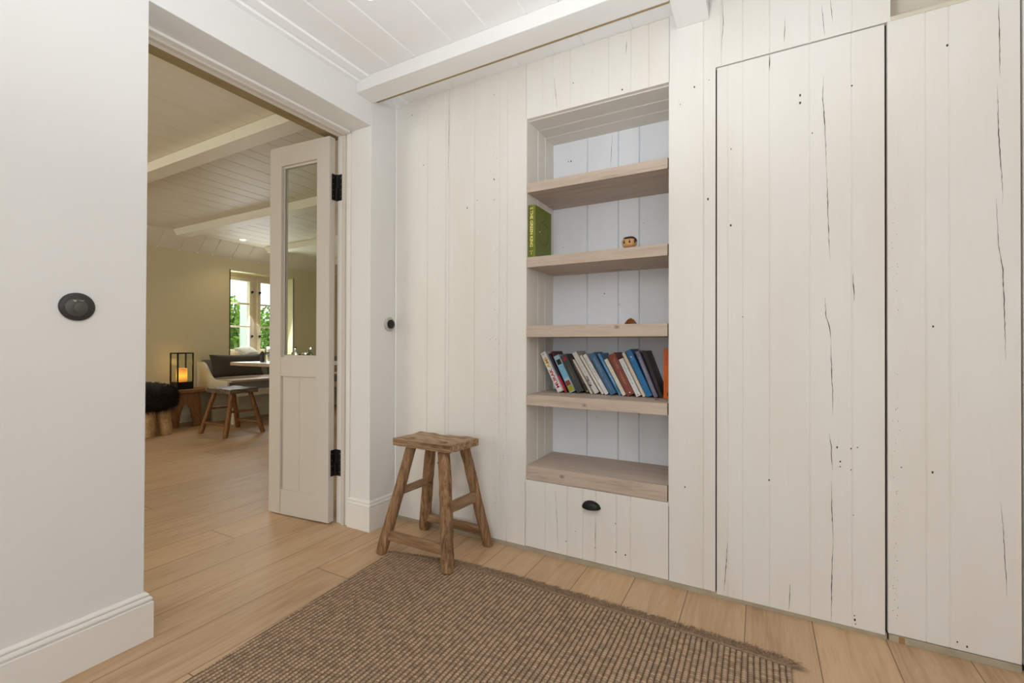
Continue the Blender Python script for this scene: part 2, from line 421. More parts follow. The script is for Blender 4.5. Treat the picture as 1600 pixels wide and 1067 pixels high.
def thing(name, loc, label, cat, group=None, rotz=0):
    o = bpy.data.objects.new(name, None); COL.objects.link(o); o.location = loc; o.rotation_euler = (0, 0, rotz)
    o.empty_display_size = 0.1
    OFF[o.name] = Vector(loc) if not rotz else Vector((0, 0, 0))
    o['label'] = label; o['category'] = cat
    if group: o['group'] = group
    return o
def tag(o, label, cat, group=None, kind=None):
    o['label'] = label; o['category'] = cat
    if group: o['group'] = group
    if kind: o['kind'] = kind
    return o
def struct(o, label=None):
    o['kind'] = 'structure'
    if label: o['label'] = label; o['category'] = {'w': 'wall', 'f': 'floor', 'c': 'ceiling', 'd': 'door', 'b': 'baseboard', 't': 'trim'}.get(o.name[0], 'wall') if not o.name.startswith('window') else 'window'
    return o

def grooved(mb, u0, u1, v0, v1, seams, place, thick=0.02, gw=0.005, gd=0.003, mi=0):
    """board sheet with V grooves; place(u, v, depth) -> world; depth 0 is the face, positive goes behind"""
    prof = [(u0, 0.0)]
    for s_ in sorted(seams):
        if u0 + gw < s_ < u1 - gw: prof += [(s_ - gw / 2, 0.0), (s_, gd), (s_ + gw / 2, 0.0)]
    prof.append((u1, 0.0))
    n = len(prof)
    vs = []
    for v in (v0, v1):
        for (u, d) in prof: vs.append(place(u, v, d))
        for (u, d) in prof: vs.append(place(u, v, thick))
    fs = []
    for i in range(n - 1):
        fs.append((i, i + 1, 2 * n + i + 1, 2 * n + i))                # face
        fs.append((n + i, 3 * n + i, 3 * n + i + 1, n + i + 1))        # back
        fs.append((i, n + i, n + i + 1, i + 1))                        # end v0
        fs.append((2 * n + i, 2 * n + i + 1, 3 * n + i + 1, 3 * n + i))
    fs.append((0, 2 * n, 3 * n, n)); fs.append((n - 1, 2 * n - 1, 4 * n - 1, 3 * n - 1))
    mb.add(vs, fs, mi)

def cracks(mb, lines, spots, place, mi=1, w=0.0022, seed=1):
    rnd = random.Random(seed)
    for ln in lines:
        pts = []
        for (a, b) in zip(ln[:-1], ln[1:]):
            k = max(2, int(abs(a[1] - b[1]) / 0.012))
            for i in range(k): t = i / k; pts.append((a[0] + (b[0] - a[0]) * t + rnd.uniform(-.0007, .0007), a[1] + (b[1] - a[1]) * t))
        pts.append(ln[-1]); n = len(pts); L = []; R = []
        for i, (x, z) in enumerate(pts):
            t = i / (n - 1); ww = w * (0.15 + 0.85 * math.sin(PI * t)) * rnd.uniform(0.35, 1.0)
            L.append(place(x - ww / 2, z, -0.0004)); R.append(place(x + ww / 2, z, -0.0004))
        mb.add(L + R, [(i, n + i, n + i + 1, i + 1) for i in range(n - 1)], mi)
    for (x, z) in spots:
        r = rnd.uniform(0.0016, 0.0034); e = rnd.uniform(0.8, 1.9)
        mb.add([place(x + r * math.cos(k * PI / 4), z + r * e * math.sin(k * PI / 4), -0.0004) for k in range(8)], [tuple(range(8))], mi)

# ---------------------------------------------------------------- room shell
XA, XB, YB = -1.825, -2.075, 1.957       # hall face and dining face of the doorway wall, face of the cabinet wall
CZ = 2.36
mb = MB(); mb.box((-6.7, -2.6, -0.06), (1.7, 7.3, 0.0)); struct(mb.build('floor', M['floor']), 'whitewashed oak plank floor running through both rooms')
# wall with the doorway
mb = MB()
mb.box((XB, -2.5, 0), (XA, 0.753, CZ)); mb.box((XB, 0.753, 2.167), (XA, 1.763, CZ)); mb.box((XB, 1.763, 0), (XA, YB, CZ))
mb.box((XB, YB, 0), (XA - 0.02, 7.2, CZ))
wl = struct(mb.build('wall_left', M['plaster'], bevel=0.003), 'smooth white wall with the wide doorway to the dining room')
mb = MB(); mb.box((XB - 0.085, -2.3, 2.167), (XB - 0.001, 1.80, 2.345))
struct(mb.build('trim_lintel', M['lintel'], bevel=0.002), 'lintel with painted-in shade over the doorway on the dining room side')

PB = lambda u, v, d: (u, YB + d, v)
# left boards of the cabinet wall
mb = MB(); grooved(mb, XA + 0.0015, -0.9925, 0.024, CZ, [-1.597, -1.473, -1.452, -1.289, -1.14, -1.096], PB, gw=0.007, gd=0.0048)
cracks(mb, [[(-1.453, 2.344), (-1.452, 2.206), (-1.459, 1.872)]],
       [(-1.174, 2.257), (-1.172, 1.829), (-1.172, 1.726), (-1.335, 1.707), (-1.272, 1.738), (-1.168, 1.17), (-1.192, 1.022), (-1.626, 1.985), (-1.709, 2.282), (-1.158, 1.022), (-1.521, 0.356)], PB, seed=2)
for (xx, n_, sd, z0_, z1_) in ((-1.168, 70, 0.013, 0.15, 2.25), (-1.115, 26, 0.01, 0.3, 1.3), (-1.53, 14, 0.03, 0.4, 2.1)):
    for _ in range(n_):
        x, z, r = random.gauss(xx, sd), random.uniform(z0_, z1_), random.uniform(.0005, .0012)
        mb.add([PB(x + r * math.cos(k * PI / 3), z + 1.6 * r * math.sin(k * PI / 3), -0.0004) for k in range(6)], [tuple(range(6))], 1)
struct(mb.build('wall_back', [M['board'], M['crack']]), 'whitewashed vertical boards between doorway wall and bookcase')
# strip between bookcase and closet door, header above the closet door
mb = MB(); grooved(mb, -0.3255, -0.1505, 0.024, CZ, [-0.195], PB)
grooved(mb, -0.1505, 0.392, 2.098, CZ, [-0.13, -0.055, 0.036, 0.162, 0.286], PB)
cracks(mb, [[(-0.125, 2.357), (-0.123, 2.26), (-0.129, 2.163)], [(0.224, 2.231), (0.231, 2.148)], [(0.199, 2.224), (0.207, 2.108)], [(0.086, 2.214), (0.083, 2.124)]],
       [(-0.174, 2.054), (-0.178, 1.579), (-0.264, 0.419), (-0.229, 2.041), (-0.283, 1.984)], PB, seed=4)
struct(mb.build('wall_back_strip', [M['board'], M['crack']]), 'whitewashed board strip between bookcase and closet door')
# dark carcass behind the gaps
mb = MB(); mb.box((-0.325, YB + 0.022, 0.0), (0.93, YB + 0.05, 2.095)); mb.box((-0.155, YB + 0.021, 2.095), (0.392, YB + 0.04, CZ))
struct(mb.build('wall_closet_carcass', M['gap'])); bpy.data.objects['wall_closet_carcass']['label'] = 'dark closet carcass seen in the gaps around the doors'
# closet doors
mb = MB(); grooved(mb, -0.1455, 0.3765, 0.016, 2.093, [-0.107, -0.055, 0.035, 0.162, 0.286], PB, gw=0.0045, gd=0.0026)
cracks(mb, [[(0.204, 1.963), (0.201, 1.893), (0.208, 1.785), (0.213, 1.624)], [(0.213, 1.624), (0.216, 1.52), (0.219, 1.382), (0.223, 1.304)], [(0.208, 1.168), (0.211, 1.099), (0.221, 1.065), (0.225, 1.014)], [(0.225, 1.014), (0.226, 0.946), (0.227, 0.908), (0.23, 0.835), (0.23, 0.751)], [(0.219, 0.684), (0.226, 0.639), (0.226, 0.598), (0.23, 0.553)], [(0.226, 0.521), (0.228, 0.406), (0.232, 0.302)], [(0.232, 0.302), (0.228, 0.225), (0.226, 0.088), (0.226, 0.018)], [(0.29, 1.253), (0.289, 1.22), (0.292, 1.186), (0.291, 1.148)], [(0.101, 0.124), (0.1, 0.077), (0.097, 0.022)], [(-0.107, 0.231), (-0.113, 0.12), (-0.12, 0.031)], [(0.036, 2.03), (0.036, 2.09)]],
       [(0.133, 1.913), (0.133, 1.885), (0.17, 1.766), (-0.095, 1.762), (-0.096, 1.464), (-0.054, 1.106), (0.034, 0.491), (0.252, 0.588), (0.252, 0.57), (0.289, 0.406), (0.292, 0.058), (0.295, 0.03), (0.293, 0.044), (0.283, 0.563), (0.283, 0.637), (0.243, 0.637), (0.301, 0.643), (0.286, 1.907)], PB, w=0.003, seed=5)
d2 = struct(mb.build('door_2', [M['board'], M['crack']], bevel=0.0015), 'flush closet door of whitewashed boards with long central crack')
mb = MB(); grooved(mb, 0.3835, 0.7035, 0.026, 2.098, [0.483, 0.541], PB)
dots = [(0.405 + random.gauss(0, .006), random.uniform(0.06, 1.5)) for _ in range(70)]
cracks(mb, [[(0.655, 2.069), (0.657, 2.004), (0.658, 1.836)], [(0.652, 1.81), (0.655, 1.655), (0.664, 1.474), (0.663, 1.438)], [(0.649, 1.455), (0.654, 1.312), (0.663, 1.236), (0.667, 1.103), (0.669, 0.955)], [(0.658, 0.511), (0.664, 0.407), (0.671, 0.226)]],
       [(0.536, 1.97), (0.419, 0.59), (0.557, 0.051), (0.58, 0.043), (0.5, 1.06), (0.498, 0.584)], PB, w=0.0026, seed=6)
for (x, z) in dots:
    r = random.uniform(.0005, .0011)
    mb.add([PB(x + r * math.cos(k * PI / 3), z + 1.5 * r * math.sin(k * PI / 3), -0.0004) for k in range(6)], [tuple(range(6))], 1)
struct(mb.build('door_3', [M['board'], M['crack']], bevel=0.0015), 'whitewashed closet panel with long crack at the right edge')
mb = MB(); grooved(mb, 0.7085, 1.5, 0.026, 2.098, [0.85, 1.0, 1.2], PB); struct(mb.build('wall_back_end', M['board']), 'boards beyond the right closet panel')
# recess above the right panel
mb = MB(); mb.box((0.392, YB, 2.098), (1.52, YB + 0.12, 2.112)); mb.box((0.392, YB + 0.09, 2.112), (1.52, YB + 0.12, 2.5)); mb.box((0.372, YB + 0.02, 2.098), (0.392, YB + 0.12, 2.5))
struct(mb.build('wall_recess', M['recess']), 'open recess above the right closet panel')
# plinth strips
mb = MB(); mb.box((XA + 0.002, YB + 0.0035, 0.0), (0.3815, YB + 0.02, 0.0225)); struct(mb.build('trim_1', M['plinth'], bevel=0.001), 'thin beige plinth strip under bookcase and closet door')
mb = MB(); mb.box((0.386, YB + 0.001, 0.0), (0.7035, YB + 0.018, 0.0235)); mb.box((0.412, YB + 0.0003, 0.001), (0.428, YB + 0.017, 0.0225), 1)
struct(mb.build('trim_2', [M['plinth'], M['plinth_chip']], bevel=0.001), 'plinth strip with a bare brown chip under the right panel')

# ceiling of the hall
PC = lambda u, v, d: (u, v, CZ + d)
mb = MB()
seams = [-1.583, -1.428, -1.211, -1.026, -0.84, -0.70, -0.475, -0.30, -0.10, 0.10, 0.29, 0.47, 0.68, 0.85, 1.05, 1.25]
grooved(mb, XA, 1.52, -2.5, 2.6, seams, PC, gw=0.009, gd=0.005)
struct(mb.build('ceiling', M['ceil']), 'white boarded hall ceiling')
mb = MB(); prof = [(XA, 0, 2.36), (XA, 0, 2.341), (XA + 0.026, 0, 2.341), (XA + 0.030, 0, 2.350), (XA + 0.048, 0, 2.347), (XA + 0.086, 0, 2.351), (XA + 0.090, 0, 2.36)]
mb.prism(prof, (0, -2.4, 0), (0, YB, 0)); struct(mb.build('trim_3', M['ceil']), 'white moulding where the doorway wall meets the ceiling')
mb = MB(); mb.box((XA + 0.001, 1.659, 2.293), (-0.297, 1.776, 2.3595)); mb.box((XA + 0.02, 1.7762, 2.2945), (-0.297, 1.7905, 2.3597), 1); mb.box((-0.174, 1.659, 2.293), (1.5, 1.776, 2.3595))
struct(mb.build('ceiling_beam', [M['beam'], M['caulk']], bevel=0.003), 'white cross beam running along the hall ceiling')
mb = MB(); mb.box((-0.297, -2.4, 2.297), (-0.174, YB - 0.0005, 2.3595)); struct(mb.build('ceiling_beam_long', M['ceil'], bevel=0.003), 'white beam that ends at the wall above the bookcase')
# hall walls behind the camera
mb = MB(); mb.box((1.5, -2.5, 0), (1.62, YB + 0.5, CZ)); struct(mb.build('wall_right', M['plaster']), 'plain hall wall on the right behind the camera')
mb = MB(); mb.box((XA, -2.55, 0), (1.62, -2.45, 0.65)); mb.box((XA, -2.55, 2.2), (1.62, -2.45, CZ)); mb.box((XA, -2.55, 0.65), (-0.95, -2.45, 2.2)); mb.box((1.15, -2.55, 0.65), (1.62, -2.45, 2.2))
struct(mb.build('wall_front', M['plaster']), 'hall wall behind the camera with an added window opening for light')
mb = MB()  # window added around the rear fill, out of view
for a in (-0.95, 0.07, 1.10): mb.box((a, -2.53, 0.65), (a + 0.05, -2.47, 2.2))
for z in (0.65, 2.15): mb.box((-0.95, -2.53, z), (1.15, -2.47, z + 0.05))
struct(mb.build('window_2', M['window']), 'white window frame added unseen behind the camera around the fill light')

# baseboards with stepped moulding, swept with mitred corners
def sweep(mb, path, prof, z0=0.0):
    """path: xy points; prof: (out, z); outward side is to the right of travel"""
    n = len(path); rings = []
    for i, p in enumerate(path):
        p = Vector(p)
        d1 = (p - Vector(path[i - 1])).normalized() if i > 0 else None
        d2 = (Vector(path[i + 1]) - p).normalized() if i < n - 1 else None
        if d1 is None: d1 = d2
        if d2 is None: d2 = d1
        n1 = Vector((d1.y, -d1.x)); n2 = Vector((d2.y, -d2.x)); b = (n1 + n2)
        b = b / max(0.2, b.dot(n1))
        rings.append([(p.x + b.x * o, p.y + b.y * o, z0 + z) for o, z in prof])
    k = len(prof); vs = [q for r in rings for q in r]; fs = []
    for i in range(n - 1):
        for j in range(k): fs.append((i * k + j, i * k + (j + 1) % k, (i + 1) * k + (j + 1) % k, (i + 1) * k + j))
    fs += [tuple(range(k))[::-1], tuple(range((n - 1) * k, n * k))]
    mb.add(vs, fs)
BP = [(0, 0), (0.020, 0), (0.020, 0.122), (0.0185, 0.124), (0.0135, 0.1245), (0.0135, 0.1275), (0.0175, 0.129), (0.0180, 0.133), (0.0155, 0.139), (0.0120, 0.1415), (0.0075, 0.142), (0.0075, 0.1455), (0.0115, 0.147), (0.0095, 0.151), (0.0045, 0.155), (0.0, 0.1565)]
mb = MB(); sweep(mb, [(XA, -2.44), (XA, 0.753), (XB + 0.1, 0.753)], BP)
struct(mb.build('baseboard_left', M['trim']), 'tall white moulded baseboard left of the doorway')
mb = MB(); sweep(mb, [(-1.976, 1.763), (XA, 1.763), (XA, YB - 0.001)], BP)
struct(mb.build('baseboard_right', M['trim']), 'short moulded baseboard wrapping the doorway corner behind the stool')

# door frame in the opening
mb = MB()
def jamb(y0, s):   # s=-1 : frame grows towards -y
    mb.box((-2.002, min(y0, y0 + s * 0.009), 0), (-1.972, max(y0, y0 + s * 0.009), 2.156))
    mb.box((-2.026, min(y0, y0 + s * 0.019), 0), (-2.0025, max(y0, y0 + s * 0.019), 2.15), 1)  # greyer paint darkens the stop where light only grazes it
    mb.box((-2.0285, min(y0, y0 + s * 0.0165), 0.01), (-2.0262, max(y0, y0 + s * 0.0165), 2.146), 2)
    mb.box((-2.074, min(y0, y0 + s * 0.006), 0), (-2.0287, max(y0, y0 + s * 0.006), 2.163))
jamb(1.7635, -1); jamb(0.7525, 1)
mb.box((-2.002, 0.762, 2.156), (-1.972, 1.754, 2.168)); mb.box((-2.026, 0.762, 2.146), (-2.0025, 1.754, 2.168), 1); mb.box((-2.0285, 0.762, 2.148), (-2.0262, 1.754, 2.168), 2); mb.box((-2.074, 0.759, 2.158), (-2.0287, 1.757, 2.168))
struct(mb.build('door_frame', [M['trim'], M['door_paint'], M['seal']], bevel=0.0015), 'white rebated frame lining the doorway')
bpy.data.objects['door_frame'].name = 'trim_4'

# ---------------------------------------------------------------- glazed door leaf
H0 = Vector((-2.081, 1.708)); dv = (Vector((-2.546, 1.667)) - H0).normalized(); nv = Vector((-dv.y, dv.x))
if nv.y < 0: nv = -nv
DL = 0.467
def DF(p):
    s_, t_, z_ = p
    q = H0 + dv * s_ + nv * t_
    return (q.x, q.y, z_)
door = thing('door_1', (H0.x, H0.y, 0), 'narrow glazed door leaf standing open into the dining room', 'door'); door['kind'] = 'structure'
mb = MB(DF)
z0, z1 = 0.008, 2.147
mb.box((0, 0, z0), (0.093, 0.041, z1)); mb.box((0.372, 0, z0), (DL, 0.041, z1))
mb.box((0.093, 0, 2.034), (0.372, 0.041, z1)); mb.box((0.093, 0, 0.808), (0.372, 0.041, 0.918)); mb.box((0.093, 0, z0), (0.372, 0.041, 0.150))
mb.build('leaf', M['door_paint'], door, bevel=0.0018)
mb = MB(DF)
grooved(mb, 0.093, 0.372, 0.15, 0.808, [0.2325], lambda u, v, d: (u, 0.011 + d, v), thick=0.018, gw=0.005, gd=0.003)
mb.build('panel', M['door_paint'], door)
mb = MB(DF)
for (a, b, c, d) in ((0.093, 0.918, 0.105, 2.034), (0.360, 0.918, 0.372, 2.034), (0.105, 0.918, 0.360, 0.930), (0.105, 2.022, 0.360, 2.034)):
    mb.box((a, 0.014, b), (c, 0.018, d)); mb.box((a, 0.024, b), (c, 0.036, d))
mb.build('glazing_bead', M['door_paint'], door, bevel=0.001)
mb = MB(DF); mb.box((0.095, 0.0185, 0.920), (0.370, 0.0225, 2.032)); mb.build('glass', M['thin_glass'], door)
for hz in (1.797, 0.262):
    mb = MB()
    mb.box((-2.0805, 1.7225, hz), (-2.0785, 1.7495, hz + 0.145))       # leaf on the door edge
    mb.box((-2.0735, 1.7545, hz), (-2.026, 1.7572, hz + 0.145))         # leaf on the frame
    mb.tube([(-2.0755, 1.7525, hz - 0.001), (-2.0755, 1.7525, hz + 0.146)], 0.0055, 12)
    mb.box((-2.0785, 1.7455, hz + 0.004), (-2.0781, 1.7475, hz + 0.070), 1); mb.box((-2.0700, 1.7541, hz + 0.072), (-2.0665, 1.7545, hz + 0.143), 1)  # bright slits paint highlights on the hinge leaves
    for k in range(4):
        z = hz + 0.022 + k * 0.034
        for (c, a) in (((-2.0785, 1.731, z), (1, 0, 0)), ((-2.044, 1.7545, z), (0, -1, 0))):
            mb.lathe([(0.0032, 0), (0.0032, 0.0006), (0.001, 0.0012)], c, a, 8, 1)
    h = mb.build('hinge', [M['black'], M['screw']], door); h['label'] = 'black iron hinge'

# ---------------------------------------------------------------- wall controls
t = thing('wall_thermostat_dial', (XA, 0.576, 1.109), 'round matt black dial control on the white wall left of the doorway', 'wall control')
c = (XA, 0.576, 1.109)
M['matt_black'] = plain('matt_black_plastic', (46, 45, 43), 0.45, 0.08)
M['matt_grey'] = plain('matt_dark_grey_plastic', (74, 73, 68), 0.4, 0.05)
M['mark'] = plain('pale_print', (220, 200, 190), 0.6)
mb = MB(); mb.lathe([(0.0425, 0), (0.0425, 0.005), (0.040, 0.0085), (0.036, 0.010)], c, (1, 0, 0), 48); mb.build('cover', M['matt_black'], t, smooth=True)
mb = MB(); mb.lathe([(0.0265, 0), (0.0265, 0.0125), (0.0255, 0.013)], (XA, 0.572, 1.106), (1, 0, 0), 40); mb.build('dial_ring', M['matt_grey'], t, smooth=True)
mb = MB(); mb.lathe([(0.0165, 0), (0.0165, 0.0155), (0.0155, 0.016)], (XA, 0.581, 1.105), (1, 0, 0), 40); mb.build('dial', M['matt_grey'], t, smooth=True)
mb = MB()
mb.box((XA + 0.0129, 0.5655, 1.1235), (XA + 0.0134, 0.5672, 1.1285)); mb.box((XA + 0.0129, 0.5685, 1.1235), (XA + 0.0134, 0.5702, 1.1285)); mb.box((XA + 0.0129, 0.5640, 1.1268), (XA + 0.0134, 0.5720, 1.1285))
mb.build('display_mark', M['mark'], t); mb = MB()
for k in range(5): mb.box((XA + 0.0129, 0.579 + k * .0022, 1.1265 + abs(k - 2) * .0009), (XA + 0.0133, 0.5808 + k * .0022, 1.1275 + abs(k - 2) * .0009))
mb.box((XA + 0.010, 0.5455, 1.1095), (XA + 0.0108, 0.5475, 1.1125))
mb.build('scale_mark', M['mark'], t)

t = thing('wall_sensor', (XA, 1.904, 1.108), 'small round white sensor with black lens on the wall beside the boards', 'sensor')
c = (XA, 1.904, 1.108)
mb = MB(); mb.lathe([(0.040, 0), (0.040, 0.006), (0.037, 0.009), (0.027, 0.010)], c, (1, 0, 0), 40); mb.build('housing', plain('pale_grey_plastic', (186, 185, 178), 0.4), t, smooth=True)
mb = MB(); mb.lathe([(0.0245, 0.006), (0.0245, 0.018), (0.021, 0.021), (0.012, 0.0225)], c, (1, 0, 0), 40); mb.build('lens', plain('glossy_black_lens', (8, 7, 8), 0.12), t, smooth=True)

# recessed spot in the hall ceiling (just above the frame edge) and its light
def downlight(name, loc, label, mat, r=0.034):
    t = thing(name, loc, label, 'ceiling light', 'recessed ceiling spots')
    mb = MB(); mb.lathe([(r, 0), (r * 1.35, 0), (r * 1.3, -0.004), (r, -0.003)], loc, (0, 0, 1), 28); mb.build('trim_ring', M['trim'], t, smooth=True)
    mb = MB(); mb.lathe([(r * 0.98, -0.001), (r * 0.97, -0.006), (r * 0.7, -0.009)], loc, (0, 0, 1), 24); mb.build('lens', mat, t)
    return t
SPOTS = [(-1.13, 0.9), (-1.13, -0.6), (0.35, 0.9), (0.35, -0.6)]
downlight('ceiling_spot', (-1.335, 1.275, CZ), 'small recessed white spot between the ceiling boards at the top edge', M['lamp_white'], 0.022)
spot('hall_spot_light', (-1.335, 1.275, 2.345), 4, (1, 0.97, 0.92))
for i, (x, y) in enumerate([(-0.75, 0.1), (0.45, 0.9), (0.45, -0.9)]):
    spot('hall_spot_light', (x, y, 2.33), 1.5, (1, 0.98, 0.95), 150, 1.0, 0.15)  # extra hall fills, added without fixtures

# ---------------------------------------------------------------- bookcase
BX0, BX1, BD = -0.991, -0.327, 2.28
bc = thing('bookcase', (-0.659, 2.1, 0), 'tall built-in bookcase niche with oak shelves and a bottom drawer', 'bookcase')
mb = MB(); grooved(mb, BX0, BX1, 2.089, CZ - 0.001, [-0.904, -0.851, -0.765, -0.584, -0.486, -0.41], PB, thick=0.02)
cracks(mb, [[(-0.846, 2.257), (-0.839, 2.194), (-0.829, 2.105)], [(-0.503, 2.322), (-0.507, 2.253)]], [(-0.523, 2.109), (-0.75, 2.2)], PB, seed=8)
mb.build('header_panel', [M['board'], M['crack']], bc)
mb = MB(); grooved(mb, YB + 0.001, BD, 0.33, 2.089, [YB + 0.125, YB + 0.215], lambda u, v, d: (BX0 + 0.004 - d, u, v), thick=0.018, gw=0.010, gd=0.007)
mb.box((BX0 - 0.001, YB - 0.0008, 0.36), (BX0 + 0.0045, YB + 0.004, 2.089))
mb.build('side_panel', M['board_niche'], bc)
mb = MB(); grooved(mb, YB + 0.001, BD, 0.33, 2.089, [YB + 0.125, YB + 0.215], lambda u, v, d: (BX1 - 0.001 + d, u, v), thick=0.018)
mb.build('side_panel', M['board_niche'], bc)
mb = MB(); grooved(mb, YB + 0.022, BD, BX0 + 0.004, BX1 - 0.001, [YB + 0.125, YB + 0.22], lambda u, v, d: (v, u, 2.084 + d), thick=0.016, gw=0.012, gd=0.007)
mb.build('top_panel', M['board_niche_top'], bc)
mb = MB(); grooved(mb, BX0, BX1, 0.33, 2.089, [-0.793, -0.628, -0.522], lambda u, v, d: (u, BD + d, v), thick=0.018, gw=0.008, gd=0.009)
cracks(mb, [[(-0.659, 2.075), (-0.664, 1.994), (-0.667, 1.909)]], [(-0.70, 1.26), (-0.74, 0.62), (-0.62, 1.2), (-0.9, 1.98), (-0.885, 1.98), (-0.5, 1.6), (-0.93, 1.52)], lambda u, v, d: (u, BD + d, v), seed=9)
mb.build('back_panel', [M['board_cool'], M['crack']], bc)
SH = [(1.731, 1.776), (1.369, 1.4175), (1.033, 1.087), (0.705, 0.7545), (0.348, 0.413)]
for (a, b) in SH:
    mb = MB(); mb.box((BX0 + 0.0035, YB - 0.0015, a), (BX1 - 0.0055, BD - 0.001, b)); mb.box((BX1 - 0.005, YB + 0.004, a + 0.001), (BX1 - 0.0012, YB + 0.03, b - 0.001), 1)
    if a in (0.705, 1.033, 0.348):
        kx, kz = {0.705: (-0.692, 0.722), 1.033: (-0.545, 1.074), 0.348: (-0.80, 0.385)}[a]
        for (rx_, rz_, q) in ((0.014, 0.010, 2), (0.006, 0.0045, 3)):
            mb.add([(kx + rx_ * math.cos(k * PI / 6) * (1 + .12 * math.sin(3 * k)), YB - 0.0018 - 0.0002 * q, kz + rz_ * math.sin(k * PI / 6)) for k in range(12)], [tuple(range(12))], q)
    mb.build('shelf', [M['oakshelf'], M['gap'], M['knot'], M['knot_core']], bc, bevel=0.0)
mb = MB(); grooved(mb, BX0 + 0.001, BX1 - 0.0015, 0.025, 0.345, [-0.885, -0.775, -0.70, -0.64, -0.545, -0.485], PB, gw=0.0045, gd=0.0035)
cracks(mb, [[(-0.834, 0.32), (-0.829, 0.239), (-0.823, 0.148), (-0.82, 0.036)], [(-0.64, 0.2), (-0.641, 0.10)]], [(-0.78, 0.09), (-0.735, 0.145), (-0.641, 0.09), (-0.548, 0.092), (-0.506, 0.089), (-0.549, 0.216)], PB, w=0.0018, seed=10)
dr = mb.build('drawer', [M['board'], M['crack']], bc, bevel=0.001)
# cup pull
mb = MB(); hx, hz = -0.659, 0.268; vs = []; nU, nV = 20, 8
for i in range(nU + 1):
    a = PI * i / nU
    for j in range(nV + 1):
        b = (PI / 2) * j / nV
        x = hx - math.cos(a) * 0.043 * math.cos(b) ** 0.8
        z = hz + math.sin(a) * 0.030 * math.cos(b) ** 0.8
        y = YB - 0.026 * math.sin(b)
        vs.append((x, y, z))
fs = [(i * (nV + 1) + j, i * (nV + 1) + j + 1, (i + 1) * (nV + 1) + j + 1, (i + 1) * (nV + 1) + j) for i in range(nU) for j in range(nV)]
mb.add(vs, fs)
vs2 = [(hx + (p[0] - hx) * 0.9, YB + (p[1] - YB) * 0.9, hz + (p[2] - hz) * 0.9) for p in vs]
mb.add(vs2, [tuple(reversed(f)) for f in fs])
k = nV + 1; rim = []
for j in list(range(nV + 1)): rim.append(j)
mb.box((hx - 0.044, YB - 0.0015, hz - 0.001), (hx + 0.044, YB - 0.0003, hz + 0.004))
# front skirt closing towards the viewer
vs3 = []; 
for i in range(21):
    a = PI + PI * i / 20
    vs3.append((hx + math.cos(a) * 0.043, YB - 0.026 * math.sin(PI * i / 20) ** 0.9 - 0.001, hz + math.sin(a) * 0.006))
    vs3.append((hx + math.cos(a) * 0.041, YB - 0.0245 * math.sin(PI * i / 20) ** 0.9 - 0.001, hz + 0.002))
mb.add(vs3, [(2 * i, 2 * i + 1, 2 * i + 3, 2 * i + 2) for i in range(20)])
hd = mb.build('handle', M['black'], dr, smooth=True); hd['label'] = 'black cup handle'

# ---------------------------------------------------------------- lettering helper
def lettering(text, name, mat, parent, origin, ex, ey, length, height, bold=0.0):
    cu = bpy.data.curves.new(name, 'FONT'); cu.body = text; cu.size = 1.0; cu.extrude = 0.0; cu.offset = bold
    ob = bpy.data.objects.new(name + '_tmp', cu); COL.objects.link(ob)
    dg = bpy.context.evaluated_depsgraph_get(); dg.update()
    me = bpy.data.meshes.new_from_object(ob.evaluated_get(dg))
    bpy.data.objects.remove(ob)
    xs = [v.co.x for v in me.vertices]; ys = [v.co.y for v in me.vertices]
    x0, x1, y0, y1 = min(xs), max(xs), min(ys), max(ys)
    ex = Vector(ex).normalized(); ey = Vector(ey).normalized(); en = ex.cross(ey); o0 = OFF.get(parent.name, Vector((0, 0, 0)))
    for v in me.vertices:
        v.co = Vector(origin) - o0 + ex * ((v.co.x - x0) / (x1 - x0) * length) + ey * ((v.co.y - y0) / (y1 - y0) * height) + en * 0.0004
    me.materials.clear(); me.materials.append(mat)
    o = bpy.data.objects.new(name, me); COL.objects.link(o); o.parent = parent; OFF[o.name] = o0
    return o

# ---------------------------------------------------------------- green book
gx0, gx1, gy0, gy1, gz0, gz1 = -0.9845, -0.9460, 1.962, 2.158, 1.4178, 1.672
gb = thing('green_book', (gx0 + 0.02, 2.06, gz0), 'thick green hardback with gold title standing alone at the left of its shelf', 'book')
mg = fabric_col('green_book_cloth', (104, 114, 14), 0.5); mgd = fabric_col('light_green_spine_cloth', (112, 122, 30), 0.5)
mb = MB()
mb.box((gx1 - 0.003, gy0 + 0.010, gz0), (gx1, gy1, gz1)); mb.box((gx0, gy0 + 0.010, gz0), (gx0 + 0.003, gy1, gz1))
n = 8; loop = []
for i in range(n + 1):
    a = PI * i / n; loop.append(((gx0 + gx1) / 2 - math.cos(a) * (gx1 - gx0) / 2, gy0 + 0.008 - math.sin(a) * 0.0055, 0))
for i in range(n, -1, -1):
    a = PI * i / n; loop.append(((gx0 + gx1) / 2 - math.cos(a) * ((gx1 - gx0) / 2 - 0.002), gy0 + 0.012 - math.sin(a) * 0.0055, 0))
mb.prism(loop, (0, 0, gz0), (0, 0, gz1))
cv = mb.build('cover', mg, gb, bevel=0.0012)
mb = MB(); mb.box((gx0 + 0.003, gy0 + 0.012, gz0 + 0.004), (gx1 - 0.003, gy1 - 0.004, gz1 - 0.004)); mb.build('pages', M['pages'], gb)
yt = gy0 + 0.0018
lettering('THE GREEN KING', 'title_lettering', M['gold'], gb, ((gx0 + gx1) / 2 - 0.0075, yt, gz1 - 0.028), (0, 0, -1), (1, 0, 0), 0.176, 0.0165, 0.03)
mb = MB()
for z in (gz1 - 0.016, gz1 - 0.020, gz0 + 0.030): mb.box(((gx0 + gx1) / 2 - 0.009, yt - 0.0012, z), ((gx0 + gx1) / 2 + 0.009, yt + 0.001, z + 0.0018))
